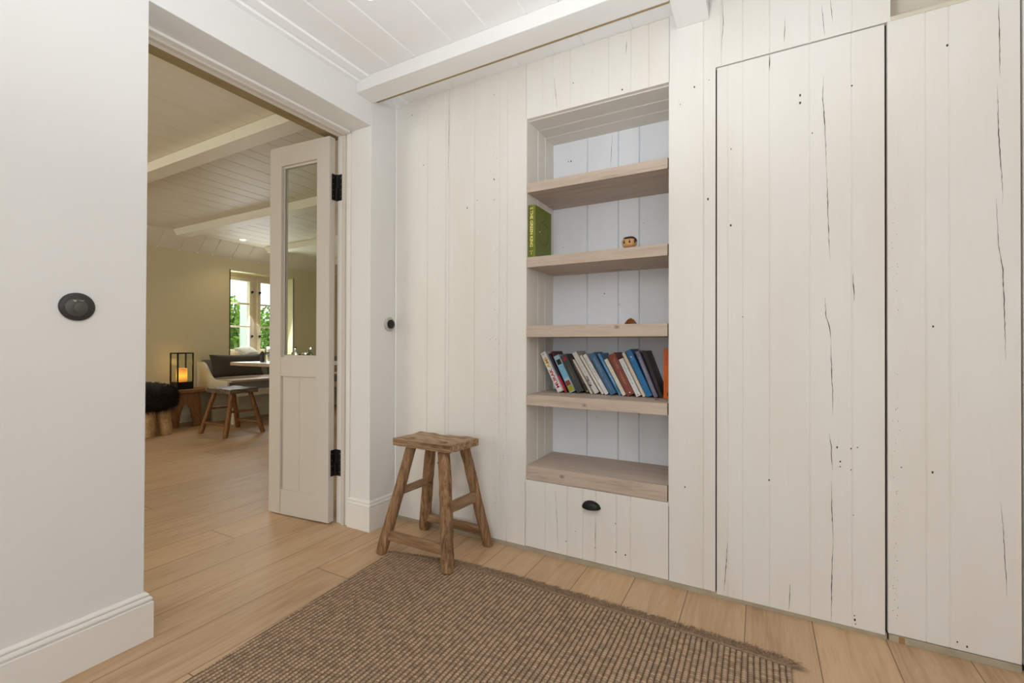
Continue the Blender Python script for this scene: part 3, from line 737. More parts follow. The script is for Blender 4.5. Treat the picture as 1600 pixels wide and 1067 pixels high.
mb.box(((gx0 + gx1) / 2 - 0.0015, yt - 0.0012, gz0 + 0.013), ((gx0 + gx1) / 2 + 0.0015, yt + 0.001, gz0 + 0.025))
mb.build('spine_bands', M['gold'], gb)
mb = MB(); cyw, czw = 2.068, 1.548
rn = random.Random(4)
for k in range(64):
    a = 2 * PI * k / 64; R = 0.052 + rn.uniform(-0.007, 0.007); p = Vector((gx1 + 0.0003, cyw + math.cos(a) * R, czw + math.sin(a) * R * 1.15))
    d = Vector((0, -math.sin(a + 0.5), math.cos(a + 0.5))) * 0.008; w = Vector((0, math.cos(a + 0.5), math.sin(a + 0.5))) * 0.0022
    mb.add([p - d, p + w, p + d, p - w], [(0, 1, 2, 3)])
mb.build('wreath_print', M['wreath'], gb)
mb = MB(); mb.lathe([(0.004, 0), (0.004, 0.0008)], (gx1, cyw - 0.050, czw + 0.002), (1, 0, 0), 12); mb.build('seal', M['gold'], gb)

# ---------------------------------------------------------------- row of books
SZ = 0.7545
books = [
 # x, y, theta, H, T, depth, cover, label, extras
 (-0.884, 2.104, 26.7, 0.218, 0.0285, 0.135, (226, 224, 222), 'white book with red and yellow lettering at the left end of the row', 'murakami'),
 (-0.8515, 2.122, 26.4, 0.214, 0.0110, 0.130, (44, 36, 62), 'thin plum and dark red book wedged second from the left', 'plum'),
 (-0.8390, 2.142, 26.4, 0.226, 0.0105, 0.125, (96, 28, 24), 'dark red book peeking out above the pale blue one', None),
 (-0.8270, 2.122, 26.7, 0.200, 0.0300, 0.130, (158, 192, 208), 'pale blue paperback with red and green blocks on its spine', 'blocks'),
 (-0.7925, 2.132, 27.2, 0.201, 0.0355, 0.140, (58, 62, 60), 'thick charcoal book with small red emblem on the spine', 'redmark'),
 (-0.7505, 2.150, 28.0, 0.192, 0.0190, 0.120, (66, 48, 38), 'dark brown book squeezed beside the thick charcoal one', 'lines_tan'),
 (-0.7200, 2.126, 30.0, 0.190, 0.0090, 0.120, (206, 198, 184), 'thin grey-white booklet left of the tall white book', None),
 (-0.7030, 2.136, 31.2, 0.230, 0.0240, 0.135, (214, 210, 204), 'tall off-white book with black smudges near the bottom of the spine', 'smudge'),
 (-0.6655, 2.130, 31.6, 0.218, 0.0120, 0.130, (216, 210, 198), 'slim cream book right of the tall off-white one', None),
 (-0.6475, 2.126, 31.2, 0.220, 0.0180, 0.130, (222, 220, 218), 'white book with grey print left of the steel blue one', 'lines_grey'),
 (-0.621, 2.126, 29.6, 0.220, 0.0290, 0.135, (62, 104, 142), 'steel blue book with faded print on the spine', 'lines_pale'),
 (-0.584, 2.138, 28.8, 0.222, 0.0135, 0.140, (86, 146, 198), 'light blue slim book right of the steel blue one', 'teal'),
 (-0.563, 2.124, 28.2, 0.191, 0.0170, 0.125, (220, 210, 192), 'short cream book beside the red-brown one', None),
 (-0.540, 2.126, 26.8, 0.212, 0.0350, 0.140, (136, 66, 52), 'thick red-brown book in the middle of the right half', 'lines_gold'),
 (-0.4975, 2.120, 26.3, 0.190, 0.0220, 0.125, (216, 216, 216), 'short white book right of the red-brown one', 'lines_teal'),
 (-0.470, 2.128, 26.2, 0.223, 0.0140, 0.135, (226, 206, 184), 'tall cream-pink slim book left of the bright blue one', None),
 (-0.4515, 2.122, 25.0, 0.232, 0.0265, 0.140, (30, 112, 168), 'bright blue book, the tallest of the row', 'emblem'),
 (-0.419, 2.126, 22.6, 0.226, 0.0175, 0.135, (118, 116, 140), 'lavender grey book right of the bright blue one', 'lines_pale'),
 (-0.3975, 2.140, 20.9, 0.223, 0.0155, 0.140, (34, 28, 32), 'black book leaning left just before the orange one', None),
 (-0.3765, 2.118, 0.0, 0.224, 0.0260, 0.140, (226, 104, 14), 'upright orange book at the right end of the row', 'orange'),
]
M['red_print'] = fabric_col('red_print', (176, 26, 44)); M['yellow_print'] = fabric_col('yellow_print', (222, 178, 20))
M['tan_print'] = fabric_col('tan_print', (190, 164, 130)); M['grey_print'] = fabric_col('grey_print', (110, 106, 106)); M['pale_print'] = fabric_col('pale_blue_print', (170, 186, 204))
M['teal_print'] = fabric_col('teal_print', (60, 130, 150)); M['green_print'] = fabric_col('lime_print', (150, 160, 40)); M['black_print'] = fabric_col('black_print', (30, 28, 30))
M['blue_print'] = fabric_col('sky_print', (120, 180, 206)); M['brown_print'] = fabric_col('brick_print', (146, 54, 32)); M['white_print'] = fabric_col('white_print', (236, 234, 228))
def line_print(mb, a, b, c0, w=0.0009, seed=0):
    """row of small dashes like unreadable small print"""
    r = random.Random(seed); z = a
    while z < b:
        l = r.uniform(0.003, 0.010); z2 = min(b, z + l); mb.append((c0, z, z2, w * r.uniform(0.8, 1.4))); z = z2 + r.uniform(0.0015, 0.004)
for bi, (bx, by, th, H, T, D, col, label, ex) in enumerate(books):
    th = math.radians(th); U = Vector((math.cos(th), 0, math.sin(th))); V = Vector((-math.sin(th), 0, math.cos(th)))
    o = Vector((bx, by, SZ + 0.0003))
    def BF(p, o=o, U=U, V=V): return o + U * p[0] + Vector((0, p[1], 0)) + V * p[2]
    D = min(D, BD - 0.004 - by)
    t = thing('book', tuple(o), label, 'book', 'books in the leaning row')
    mc = fabric_col('book_cover_' + label.split()[0], col, 0.45)
    mb = MB(BF); mb.box((0, 0, 0), (T, 0.0015, H)); mb.box((0, 0.0015, 0), (0.0012, D, H)); mb.box((T - 0.0012, 0.0015, 0), (T, D, H))
    mb.build('cover', mc, t, bevel=0.0005)
    mb = MB(BF); mb.box((0.0013, 0.0016, 0.001), (T - 0.0013, D - 0.001, H - 0.0015)); mb.build('pages', M['pages'], t)
    def band(name, mat, a, b, c=0.0, d=None):
        d_ = T if d is None else d
        q = MB(BF); q.box((c, -0.0003, a), (d_, 0.0002, b)); return q.build(name, mat, t)
    def dashes(name, mat, rows):
        L = []
        for (a, b, c, w) in rows: line_print(L, a, b, c, w, seed=bi * 7 + int(c * 1e4))
        q = MB(BF)
        for (c, a, b, w) in L: q.box((c - w / 2, -0.0003, a), (c + w / 2, 0.0002, b))
        return q.build(name, mat, t)
    yv = Vector((0, -0.0001, 0))
    if ex == 'murakami':
        lettering('MURAK', 'title_lettering', M['red_print'], t, BF((T * 0.81, -0.0002, 0.022)), V, -U, 0.104, T * 0.62, 0.03)
        lettering('AMI', 'title_lettering', M['yellow_print'], t, BF((T * 0.81, -0.0002, 0.131)), V, -U, 0.056, T * 0.62, 0.03)
        band('spine_mark', M['pale_print'], 0.204, 0.211, T * 0.3, T * 0.7)
    elif ex == 'plum': band('spine_block', M['red_print'], 0.0, 0.09)
    elif ex == 'blocks':
        band('spine_block', M['green_print'], 0.004, 0.034); band('spine_block', M['brown_print'], 0.036, 0.062, T * 0.05, T * 0.85)
        band('spine_block', M['blue_print'], 0.075, 0.145); band('spine_mark', M['black_print'], 0.150, 0.178, T * 0.15, T * 0.9)
    elif ex == 'redmark': band('spine_mark', M['red_print'], 0.172, 0.190, T * 0.3, T * 0.75); dashes('spine_print', M['tan_print'], [(0.07, 0.15, T * 0.5, 0.001)])
    elif ex == 'lines_tan': dashes('spine_print', M['tan_print'], [(0.05, 0.17, T * 0.5, 0.0014)]); band('spine_mark', M['white_print'], 0.006, 0.012, T * 0.4, T * 0.6)
    elif ex == 'smudge':
        dashes('spine_print', M['grey_print'], [(0.11, 0.20, T * 0.45, 0.0014)]); q = MB(BF)
        rr = random.Random(3)
        for k in range(22):
            z = rr.uniform(0.025, 0.095); c = rr.uniform(0.0, 0.35) * T; q.box((c, -0.0003, z), (c + rr.uniform(0.001, 0.005), 0.0002, z + rr.uniform(0.002, 0.009)))
        q.build('spine_mark', M['black_print'], t)
    elif ex == 'lines_grey': dashes('spine_print', M['grey_print'], [(0.12, 0.205, T * 0.35, 0.0016), (0.08, 0.14, T * 0.65, 0.0022)])
    elif ex == 'lines_pale': dashes('spine_print', M['pale_print'], [(0.10, 0.195, T * 0.4, 0.0018), (0.12, 0.20, T * 0.62, 0.0014), (0.02, 0.08, T * 0.5, 0.0012)])
    elif ex == 'teal': band('spine_block', M['teal_print'], 0.012, 0.045); dashes('spine_print', M['white_print'], [(0.06, 0.17, T * 0.5, 0.0014)])
    elif ex == 'lines_gold':
        dashes('spine_print', M['tan_print'], [(0.05, 0.12, T * 0.55, 0.002), (0.06, 0.11, T * 0.4, 0.0016), (0.13, 0.19, T * 0.62, 0.0016), (0.135, 0.185, T * 0.45, 0.0014)])
        band('spine_mark', M['white_print'], 0.010, 0.015, T * 0.42, T * 0.58)
    elif ex == 'lines_teal': dashes('spine_print', M['teal_print'], [(0.06, 0.16, T * 0.45, 0.0016)]); band('spine_mark', M['red_print'], 0.006, 0.010, T * 0.4, T * 0.6)
    elif ex == 'emblem': band('spine_mark', M['pale_print'], 0.194, 0.202, T * 0.35, T * 0.65); dashes('spine_print', M['pale_print'], [(0.182, 0.192, T * 0.4, 0.0016), (0.182, 0.192, T * 0.6, 0.0016)])
    elif ex == 'orange': dashes('spine_print', M['brown_print'], [(0.03, 0.10, T * 0.4, 0.0014), (0.15, 0.19, T * 0.45, 0.0018)]); band('spine_mark', M['black_print'], 0.012, 0.028, T * 0.6, T * 0.75)

# ---------------------------------------------------------------- little things on the shelves
fx, fy, fz = -0.540, 2.150, 1.4178
t = thing('toy_figure', (fx, fy, fz), 'small big-headed vinyl figure with dark brown hair on the second shelf', 'figure')
skin = fabric_col('tan_vinyl', (224, 170, 112), 0.4); hairm = fabric_col('dark_brown_vinyl', (44, 24, 20), 0.4); suit = fabric_col('dark_suit_vinyl', (46, 46, 54), 0.5)
mb = MB()
mb.tube([(fx, fy, fz + 0.004), (fx, fy, fz + 0.018), (fx, fy, fz + 0.034), (fx, fy, fz + 0.046)], [0.011, 0.0125, 0.012, 0.006], 14)
for s_ in (-1, 1):
    mb.tube([(fx + s_ * 0.012, fy, fz + 0.034), (fx + s_ * 0.0165, fy - 0.002, fz + 0.025), (fx + s_ * 0.016, fy - 0.005, fz + 0.014)], [0.0045, 0.004, 0.0035], 8)
    mb.blob((fx + s_ * 0.006, fy - 0.003, fz + 0.0045), (0.0065, 0.009, 0.0045), 10, 6)
mb.build('body', suit, t, smooth=True)
hz_ = fz + 0.062; ang = math.radians(-62)
ca, sa = math.cos(ang), math.sin(ang)
def RF(p): return (fx + p[0] * ca - p[1] * sa, fy + p[0] * sa + p[1] * ca, hz_ + p[2])
# head built facing local -x ... face looks towards local -y before turning
mb = MB(RF); mb.fn = None
def headpt(p, d): return Vector(p)
def put(mb, c, r, power=1.0, n=20, m_=14, mi=0):
    q = MB(); q.blob((0, 0, 0), r, n, m_, power=power)
    mb.add([RF((v.x + c[0], v.y + c[1], v.z + c[2])) for v in q.v], q.f, mi)
turn = math.radians(-10); ca, sa = math.cos(turn), math.sin(turn)
mb = MB(); put(mb, (0, 0, 0), (0.032, 0.028, 0.0255), 0.72); put(mb, (0.032, 0.002, -0.004), (0.004, 0.006, 0.008)); put(mb, (-0.032, 0.002, -0.004), (0.004, 0.006, 0.008)); put(mb, (0, -0.028, -0.006), (0.003, 0.003, 0.003))
hd_ = mb.build('head', skin, t, smooth=True)
mb = MB(); put(mb, (0, 0.0075, 0.0045), (0.0336, 0.0245, 0.0245), 0.72); put(mb, (0.004, -0.008, 0.0195), (0.027, 0.020, 0.0075), 0.8); put(mb, (0.030, -0.004, 0.004), (0.004, 0.008, 0.012)); put(mb, (-0.030, -0.004, 0.004), (0.004, 0.008, 0.012))
mb.build('hair', hairm, t, smooth=True)
for s_ in (-1, 1):
    mb = MB(); put(mb, (s_ * 0.0135, -0.0262, -0.001), (0.0048, 0.003, 0.0055), 1.0, 12, 8); mb.build('eye', M['black_print'], t, smooth=True)
mb = MB()
for s_ in (-1, 1): put(mb, (s_ * 0.0135, -0.0275, 0.0075), (0.006, 0.0015, 0.0013), 1.0, 10, 6)
mb.build('eyebrow', hairm, t, smooth=True)

def stone(name, c, r, label, mat, seed):
    rr = random.Random(seed); pts = []
    mb = MB(); n = 9; rings = [(1.0, 0.0), (1.02, 0.12), (0.82, 0.45), (0.45, 0.85), (0.12, 1.0)]
    jit = [rr.uniform(0.82, 1.12) for _ in range(n)]
    vs = []
    for (q, h) in rings:
        for k in range(n):
            a = 2 * PI * k / n; vs.append((c[0] + math.cos(a) * r[0] * q * jit[k], c[1] + math.sin(a) * r[1] * q * jit[k], c[2] + h * r[2] * rr.uniform(0.92, 1.0) if h else c[2]))
    fs = []
    for i in range(len(rings) - 1):
        for k in range(n): fs.append((i * n + k, i * n + (k + 1) % n, (i + 1) * n + (k + 1) % n, (i + 1) * n + k))
    fs += [tuple(range(n))[::-1], tuple(range((len(rings) - 1) * n, len(rings) * n))]
    mb.add(vs, fs); o = mb.build(name, mat, None, bevel=0.001, off=c); tag(o, label, 'stone'); return o
amber = wood('amber_tiger_stone', [(34, 16, 8), (78, 38, 14), (150, 84, 26), (44, 22, 10)], (10, 10, 60), 0.2, 0.1, scale=2)
stone('amber_stone', (-0.532, 2.150, 1.0873), (0.030, 0.024, 0.036), 'polished amber-brown stone lump on the third shelf', amber, 5)
stone('brown_pebble', (-0.392, 2.050, 0.7548), (0.0100, 0.0085, 0.0105), 'tiny brown cone-shaped pebble in front of the leaning books', amber, 8)

# ---------------------------------------------------------------- rug
rg = thing('rug', (-0.72, 0.55, 0), 'flat brown braided jute rug with frayed back edge on the oak floor', 'rug')
back = [(-1.541, 1.612), (-1.35, 1.655), (-1.15, 1.676), (-0.90, 1.680), (-0.633, 1.677), (-0.40, 1.674), (-0.17, 1.667), (0.089, 1.650)]
mb = MB(); nseg = 40; top = []
def backy(x):
    for (a, b) in zip(back[:-1], back[1:]):
        if x <= b[0]: t_ = (x - a[0]) / (b[0] - a[0]); return a[1] + (b[1] - a[1]) * max(0, t_)
    return back[-1][1]
rows = 12; grid = []
for j in range(rows + 1):
    tt = j / rows
    for i in range(nseg + 1):
        s_ = i / nseg
        xb = back[0][0] + (back[-1][0] - back[0][0]) * s_; yb = backy(xb)
        xf = -1.385 + (0.075 + 1.385) * s_; yf = -0.62
        grid.append((xb + (xf - xb) * tt, yb + (yf - yb) * tt, 0.0075))
W_ = nseg + 1; n = len(grid)
low = [(x, y, 0.0) for (x, y, z) in grid]
fs = []
for j in range(rows):
    for i in range(nseg):
        a = j * W_ + i; fs.append((a, a + W_, a + W_ + 1, a + 1)); fs.append((n + a, n + a + 1, n + a + W_ + 1, n + a + W_))
for i in range(nseg):
    fs.append((i, i + 1, n + i + 1, n + i)); a = rows * W_ + i; fs.append((a, n + a, n + a + 1, a + 1))
for j in range(rows):
    a = j * W_; fs.append((a, n + a, n + a + W_, a + W_)); a += nseg; fs.append((a, a + W_, n + a + W_, n + a))
mb.add(grid + low, fs); mb.build('woven_field', M['rug'], rg)
mb = MB(); rr = random.Random(11)
for i in range(2300):
    x = rr.uniform(back[0][0], back[-1][0]); y = backy(x) - 0.004
    lean = rr.gauss(0, 0.45) + (0.6 if x > 0.0 else 0.0) * rr.random(); L = rr.uniform(0.03, 0.062)
    if x < -1.3: L *= 0.5
    if x > 0.05: lean += rr.uniform(0.2, 0.9)
    d = Vector((math.sin(lean), math.cos(lean), 0)); s_ = Vector((d.y, -d.x, 0)); w = rr.uniform(0.0009, 0.0019)
    h0 = 0.0065; h1 = rr.uniform(0.003, 0.013); p0 = Vector((x, y, h0)); p1 = p0 + d * L * 0.5 + Vector((rr.uniform(-.004, .004), 0, h1 - h0 + 0.002)); p2 = p0 + d * L + Vector((rr.uniform(-.008, .008), 0, -h0 + rr.uniform(0.0015, 0.008)))
    upv = Vector((0, 0, w * 1.2))
    mb.add([p0 - s_ * w, p0 + s_ * w, p0 + upv, p1 - s_ * w, p1 + s_ * w, p1 + upv, p2], [(0, 1, 4, 3), (1, 2, 5, 4), (2, 0, 3, 5), (3, 4, 6), (4, 5, 6), (5, 3, 6)])
fo = mb.build('fringe', M['fringe'], rg); fo['kind'] = 'stuff'
mb = MB(); pts = [(x, y - 0.010, 0.009) for x, y in back]; mb.tube(pts, (0.004), 8); mb.build('stitched_edge', M['fringe'], rg, smooth=True)

# ---------------------------------------------------------------- stools
def leg_shape(mb, a, b, r0, r1, seed, bend=0.0, z0cut=True):
    rr = random.Random(seed); a = Vector(a); b = Vector(b); N = 16; pts = []; rad = []
    side = (b - a).cross(Vector((0, 0, 1))).normalized()
    for i in range(N + 1):
        t_ = i / N; p = a.lerp(b, t_) + side * bend * math.sin(PI * t_) + Vector((rr.uniform(-1, 1), rr.uniform(-1, 1), 0)) * 0.0012
        r = r0 + (r1 - r0) * t_ + rr.uniform(-1, 1) * 0.0007
        if i == 0: r *= 0.90
        pts.append(p); rad.append((r, r * 0.88))
    mb.tube(pts, rad, 14, sq=0.72)
def beam_box(mb, a, b, h, w, tip=0.9, seed=0):
    a = Vector(a); b = Vector(b); N = 8; rr = random.Random(seed); pts = []; rad = []
    for i in range(N + 1):
        t_ = i / N; pts.append(a.lerp(b, t_)); k = 1 if 0 < i < N else tip
        rad.append((h / 2 * k * rr.uniform(0.96, 1.03), w / 2 * k * rr.uniform(0.96, 1.03)))
    mb.tube(pts, rad, 12, sq=0.45, up=(0, 0, 1))
def make_stool(loc, rotz, label, feet, tops, seat, zs, mats, rleg, rungs, seed, scale=1.0, base=0.0):
    t = thing('wooden_stool', loc, label, 'stool', rotz=rotz); OFF[t.name] = Vector((0, 0, 0))
    ms, ml = mats
    # seat: worn slab with uneven outline, built as a grid that is thickened
    rr = random.Random(seed); nx, ny = 22, 14; (c00, c10, c11, c01) = seat; zt, zb = zs
    def surf(u, v):
        p = Vector(c00) * (1 - u) * (1 - v) + Vector(c10) * u * (1 - v) + Vector(c11) * u * v + Vector(c01) * (1 - u) * v
        return p
    def wob(u, v):
        return 0.0022 * math.sin(u * 9 + v * 4 + seed) + 0.0016 * math.sin(u * 23 - v * 11) - 0.004 * math.exp(-((u - .5) ** 2 + (v - .5) ** 2) * 5)
    vs = []; 
    for lay in (0, 1):
        for j in range(ny + 1):
            for i in range(nx + 1):
                u, v = i / nx, j / ny; p = surf(u, v)
                ed = 0.0016 * math.sin(u * 31 + lay) if j in (0, ny) else 0; edx = 0.0015 * math.sin(v * 27 + lay) if i in (0, nx) else 0
                vs.append((p.x + edx, p.y + ed, (zt + wob(u, v)) if lay == 0 else zb))
    n = (nx + 1) * (ny + 1); W2 = nx + 1; fs = []
    for j in range(ny):
        for i in range(nx):
            a = j * W2 + i; fs.append((a, a + 1, a + W2 + 1, a + W2)); fs.append((n + a, n + a + W2, n + a + W2 + 1, n + a + 1))
    for i in range(nx): a = i; fs.append((a, n + a, n + a + 1, a + 1)); a = ny * W2 + i; fs.append((a, a + 1, n + a + 1, n + a))
    for j in range(ny): a = j * W2; fs.append((a, a + W2, n + a + W2, n + a)); a += nx; fs.append((a, n + a, n + a + W2, a + W2))
    mb = MB(); mb.add(vs, fs)
    for (tx, ty) in [(q[0], q[1]) for q in tops]:
        mb.box((tx - 0.018, ty - 0.009, zt - 0.004), (tx + 0.018, ty + 0.009, zt + 0.0012), 1)
    mb.build('seat', [ms, ml], t, bevel=0.004, smooth=True, off=(0, 0, 0))
    for k in range(4):
        mb = MB(); leg_shape(mb, feet[k], tops[k], rleg[k][0], rleg[k][1], seed + k, rleg[k][2]); mb.build('leg', ml, t, smooth=True, off=(0, 0, 0))
    def on(k, h):
        f = Vector(feet[k]); q = Vector(tops[k]); s_ = (h - f.z) / (q.z - f.z); return f.lerp(q, s_)
    for (a, b, ha, hb, hh, ww) in rungs:
        mb = MB(); beam_box(mb, on(a, ha), on(b, hb), hh, ww, 0.92, seed + a); mb.build('stretcher', (ml if ml.name[:9] != 'weathered' else M['stool_x'] if (a, b) in ((0, 1), (3, 2)) else M['stool_y']), t, smooth=True, off=(0, 0, 0))
    return t
# local coordinates: origin at the floor centre
ox, oy = -1.38, 1.765
def L_(p): return (p[0] - ox, p[1] - oy, p[2])
ST = make_stool((ox, oy, 0.0), 0, 'rustic weathered wooden stool standing on the rug corner before the white boards',
   [L_((-1.580, 1.600, 0.001)), L_((-1.183, 1.592, 0.0085)), L_((-1.175, 1.915, 0.0)), L_((-1.585, 1.925, 0.0))],
   [L_((-1.482, 1.705, 0.512)), L_((-1.288, 1.700, 0.512)), L_((-1.252, 1.815, 0.512)), L_((-1.462, 1.825, 0.512))],
   [L_((-1.562, 1.655, 0)), L_((-1.215, 1.650, 0)), L_((-1.192, 1.852, 0)), L_((-1.545, 1.842, 0))], (0.5430, 0.5060),
   (M['stool_seat'], M['stool']), [(0.026, 0.0235, 0.010), (0.0275, 0.0275, 0.003), (0.024, 0.024, 0.004), (0.029, 0.026, 0.0)],
   [(0, 1, 0.088, 0.092, 0.046, 0.030), (0, 3, 0.285, 0.285, 0.036, 0.026), (1, 2, 0.255, 0.255, 0.052, 0.026), (3, 2, 0.075, 0.075, 0.044, 0.028)], 3)
S2 = make_stool((-5.165, 2.95, 0.0), 0, 'low dark-seated wooden stool with amber legs beside the dining bench', 
   [(-0.25, -0.20, 0), (0.25, -0.215, 0), (0.245, 0.20, 0), (-0.265, 0.22, 0)],
   [(-0.165, -0.10, 0.455), (0.165, -0.10, 0.455), (0.17, 0.10, 0.455), (-0.165, 0.10, 0.455)],
   [(-0.225, -0.155, 0), (0.225, -0.155, 0), (0.225, 0.155, 0), (-0.225, 0.155, 0)], (0.502, 0.452),
   (M['stool_dark'], M['amber_wood']), [(0.026, 0.024, 0.0)] * 4,
   [(0, 1, 0.12, 0.12, 0.026, 0.022), (0, 3, 0.27, 0.27, 0.026, 0.022), (1, 2, 0.26, 0.26, 0.028, 0.022), (3, 2, 0.10, 0.10, 0.026, 0.022)], 21)

# ---------------------------------------------------------------- dining room shell
XC = -6.35
WY0, WY1, WZ0, WZ1 = 3.59, 4.54, 0.80, 1.995
V0, V1 = 5.393, 6.34
mb = MB()
def wbox(y0, y1, z0_, z1_): mb.box((XC - 0.30, y0, z0_), (XC, y1, z1_))
wbox(-2.5, WY0, 0, 2.16); wbox(WY0, WY1, 0, WZ0); wbox(WY0, WY1, WZ1, 2.16); wbox(WY1, V0, 0, 2.16); wbox(V0, V1, 0, WZ0); wbox(V0, V1, WZ1, 2.16); wbox(V1, 7.2, 0, 2.16)
struct(mb.build('wall_dining_far', M['plaster_warm']), 'cream far wall of the dining room with the deep window')
mb = MB()
sl = Vector((0.20, 0, 0.19))
ny = Vector((-sl.z, 0, sl.x)).normalized()
grooved(mb, -2.5, 7.2, 0.0, 1.0, [2.55 + 0.21 * k - (0.03 if k % 3 == 1 else 0) for k in range(-20, 22)], lambda u, v, d: (XC + sl.x * v + ny.x * d, u, 2.16 + sl.z * v + ny.z * d), thick=0.05, gw=0.012, gd=0.007)
struct(mb.build('ceiling_slope', M['ceil_back']), 'narrow sloping boards between far wall and dining ceiling')
mb = MB(); sm = []; x = XC + 0.2
while x < -2.2: x += random.choice([0.15, 0.16, 0.2, 0.22]); sm.append(x)
sm = [q for q in sm if q < -3.2] + [-3.12, -2.905, -2.755, -2.60, -2.42, -2.25]
grooved(mb, XC + 0.19, XB + 0.01, -2.5, 7.2, sm, lambda u, v, d: (u, v, 2.348 + d), gw=0.009, gd=0.005)
struct(mb.build('ceiling_dining', M['ceil_back']), 'cream boarded dining room ceiling')
for k, yb in enumerate([-0.5, 0.58, 1.66, 2.775, 3.90, 5.0, 6.1]):
    mb = MB(); x0 = XC + 0.17
    zb = 2.262 if k != 2 else 2.275
    vs = [(x0 + 0.09, yb, 2.347), (x0 + 0.09, yb + 0.118, 2.347), (x0 + 0.17, yb, zb), (x0 + 0.17, yb + 0.118, zb), (XB - 0.086, yb, 2.347), (XB - 0.086, yb + 0.118, 2.347), (XB - 0.086, yb, zb), (XB - 0.086, yb + 0.118, zb)]
    mb.add(vs, [(0, 1, 3, 2), (4, 6, 7, 5), (0, 2, 6, 4), (1, 5, 7, 3), (2, 3, 7, 6), (0, 4, 5, 1)])
    o = mb.build('ceiling_beam_dining', M['beam_back'], bevel=0.004)
    struct(o, 'cream cross beam of the dining room ceiling')
mb = MB(); mb.box((XC - 0.3, 7.2, 0), (XA, 7.3, 2.36)); struct(mb.build('wall_dining_end', M['plaster_warm']), 'end wall of the dining room')
mb = MB(); mb.box((XC - 0.3, -2.6, 0), (XB, -2.5, 0.8)); mb.box((XC - 0.3, -2.6, 2.1), (XB, -2.5, 2.36)); mb.box((XC - 0.3, -2.6, 0.8), (-5.4, -2.5, 2.1)); mb.box((-3.0, -2.6, 0.8), (XB, -2.5, 2.1))
struct(mb.build('wall_dining_near', M['plaster_warm']), 'near wall of the dining room, out of view')
mb = MB(); mb.box((XC, -2.5, 0), (XC + 0.014, 7.2, 0.10)); struct(mb.build('baseboard_dining', M['bench'], bevel=0.002), 'low cream baseboard on the far dining wall')
# metal corner trims of the window recess
for (a, b) in ((WY0, WY1), (V0, V1)):
    mb = MB(); e = 0.012
    mb.box((XC - 0.002, a - e, WZ0), (XC + 0.006, a + 0.001, WZ1 + e)); mb.box((XC - 0.002, b - 0.001, WZ0), (XC + 0.006, b + e, WZ1 + e)); 
    struct(mb.build('trim_5', M['zinc']), 'dark metal edge around the window recess')
    mb = MB(); mb.box((XC - 0.26, a, WZ0 - 0.001), (XC + 0.035, b, WZ0 + 0.028)); struct(mb.build('trim_6', M['window'], bevel=0.003), 'cream window sill board')
def casement(a, b, idx):
    w = thing('window_%d' % idx, (XC - 0.24, (a + b) / 2, WZ0), 'cream double casement window with three panes in each wing', 'window'); w['kind'] = 'structure'
    x0, x1 = XC - 0.27, XC - 0.21; mid = (a + b) / 2; zb = WZ0 + 0.028
    mb = MB(); f = 0.045
    mb.box((x0, a, zb), (x1, a + f, WZ1)); mb.box((x0, b - f, zb), (x1, b, WZ1)); mb.box((x0, a + f, WZ1 - f), (x1, b - f, WZ1)); mb.box((x0, a + f, zb), (x1, b - f, zb + 0.03)); mb.box((x0, mid - 0.028, zb + 0.03), (x1, mid + 0.028, WZ1 - f))
    mb.build('frame', M['window'], w, bevel=0.003)
    for (p, q) in ((a + f, mid - 0.028), (mid + 0.028, b - f)):
        mb = MB(); s_ = 0.055; X0, X1 = x0 + 0.01, x1 + 0.012; zz0, zz1 = zb + 0.032, WZ1 - f - 0.002
        mb.box((X0, p + 0.001, zz0), (X1, p + s_, zz1)); mb.box((X0, q - s_, zz0), (X1, q - 0.001, zz1)); mb.box((X0, p + s_, zz0), (X1, q - s_, zz0 + 0.045)); mb.box((X0, p + s_, zz1 - 0.045), (X1, q - s_, zz1))
        for k in (1, 2):
            z = zz0 + 0.045 + (zz1 - zz0 - 0.09) * k / 3; mb.box((X0 + 0.01, p + s_, z - 0.011), (X1 - 0.006, q - s_, z + 0.011))
        sash = mb.build('sash', M['window'], w, bevel=0.003)
        mb = MB(); mb.box((X0 + 0.018, p + s_, zz0 + 0.045), (X0 + 0.022, q - s_, zz1 - 0.045)); mb.build('pane', M['thin_glass'], sash)
        for z in (zz0 + 0.24, zz1 - 0.2):
            yy = q - 0.03 if p < mid - 0.1 else p + 0.03
            mb = MB(); mb.lathe([(0.010, 0), (0.010, 0.012), (0.016, 0.016), (0.016, 0.028), (0.004, 0.032)], (X1, yy, z), (1, 0, 0), 12); mb.box((X1 + 0.004, yy - 0.004, z - 0.03), (X1 + 0.01, yy + 0.004, z + 0.01))
            mb.build('latch', M['black'], sash)
    return w
casement(WY0, WY1, 1); casement(V0, V1, 3)
# dining ceiling spot
downlight('ceiling_spot', (-5.90, 3.49, 2.347), 'small glowing recessed spot in the dining room ceiling', M['lamp'], 0.035)
spot('dining_spot_light', (-5.90, 3.49, 2.335), 9, (1, 0.80, 0.5), 120, 0.7)
spot('dining_spot_light', (-5.0, 1.0, 2.30), 6, (1, 0.84, 0.6), 160, 1.0, 0.2)  # this and the next are added fills without fixtures
spot('dining_spot_light', (-4.6, 5.0, 2.30), 9, (1, 0.82, 0.56), 150, 1.0, 0.2)

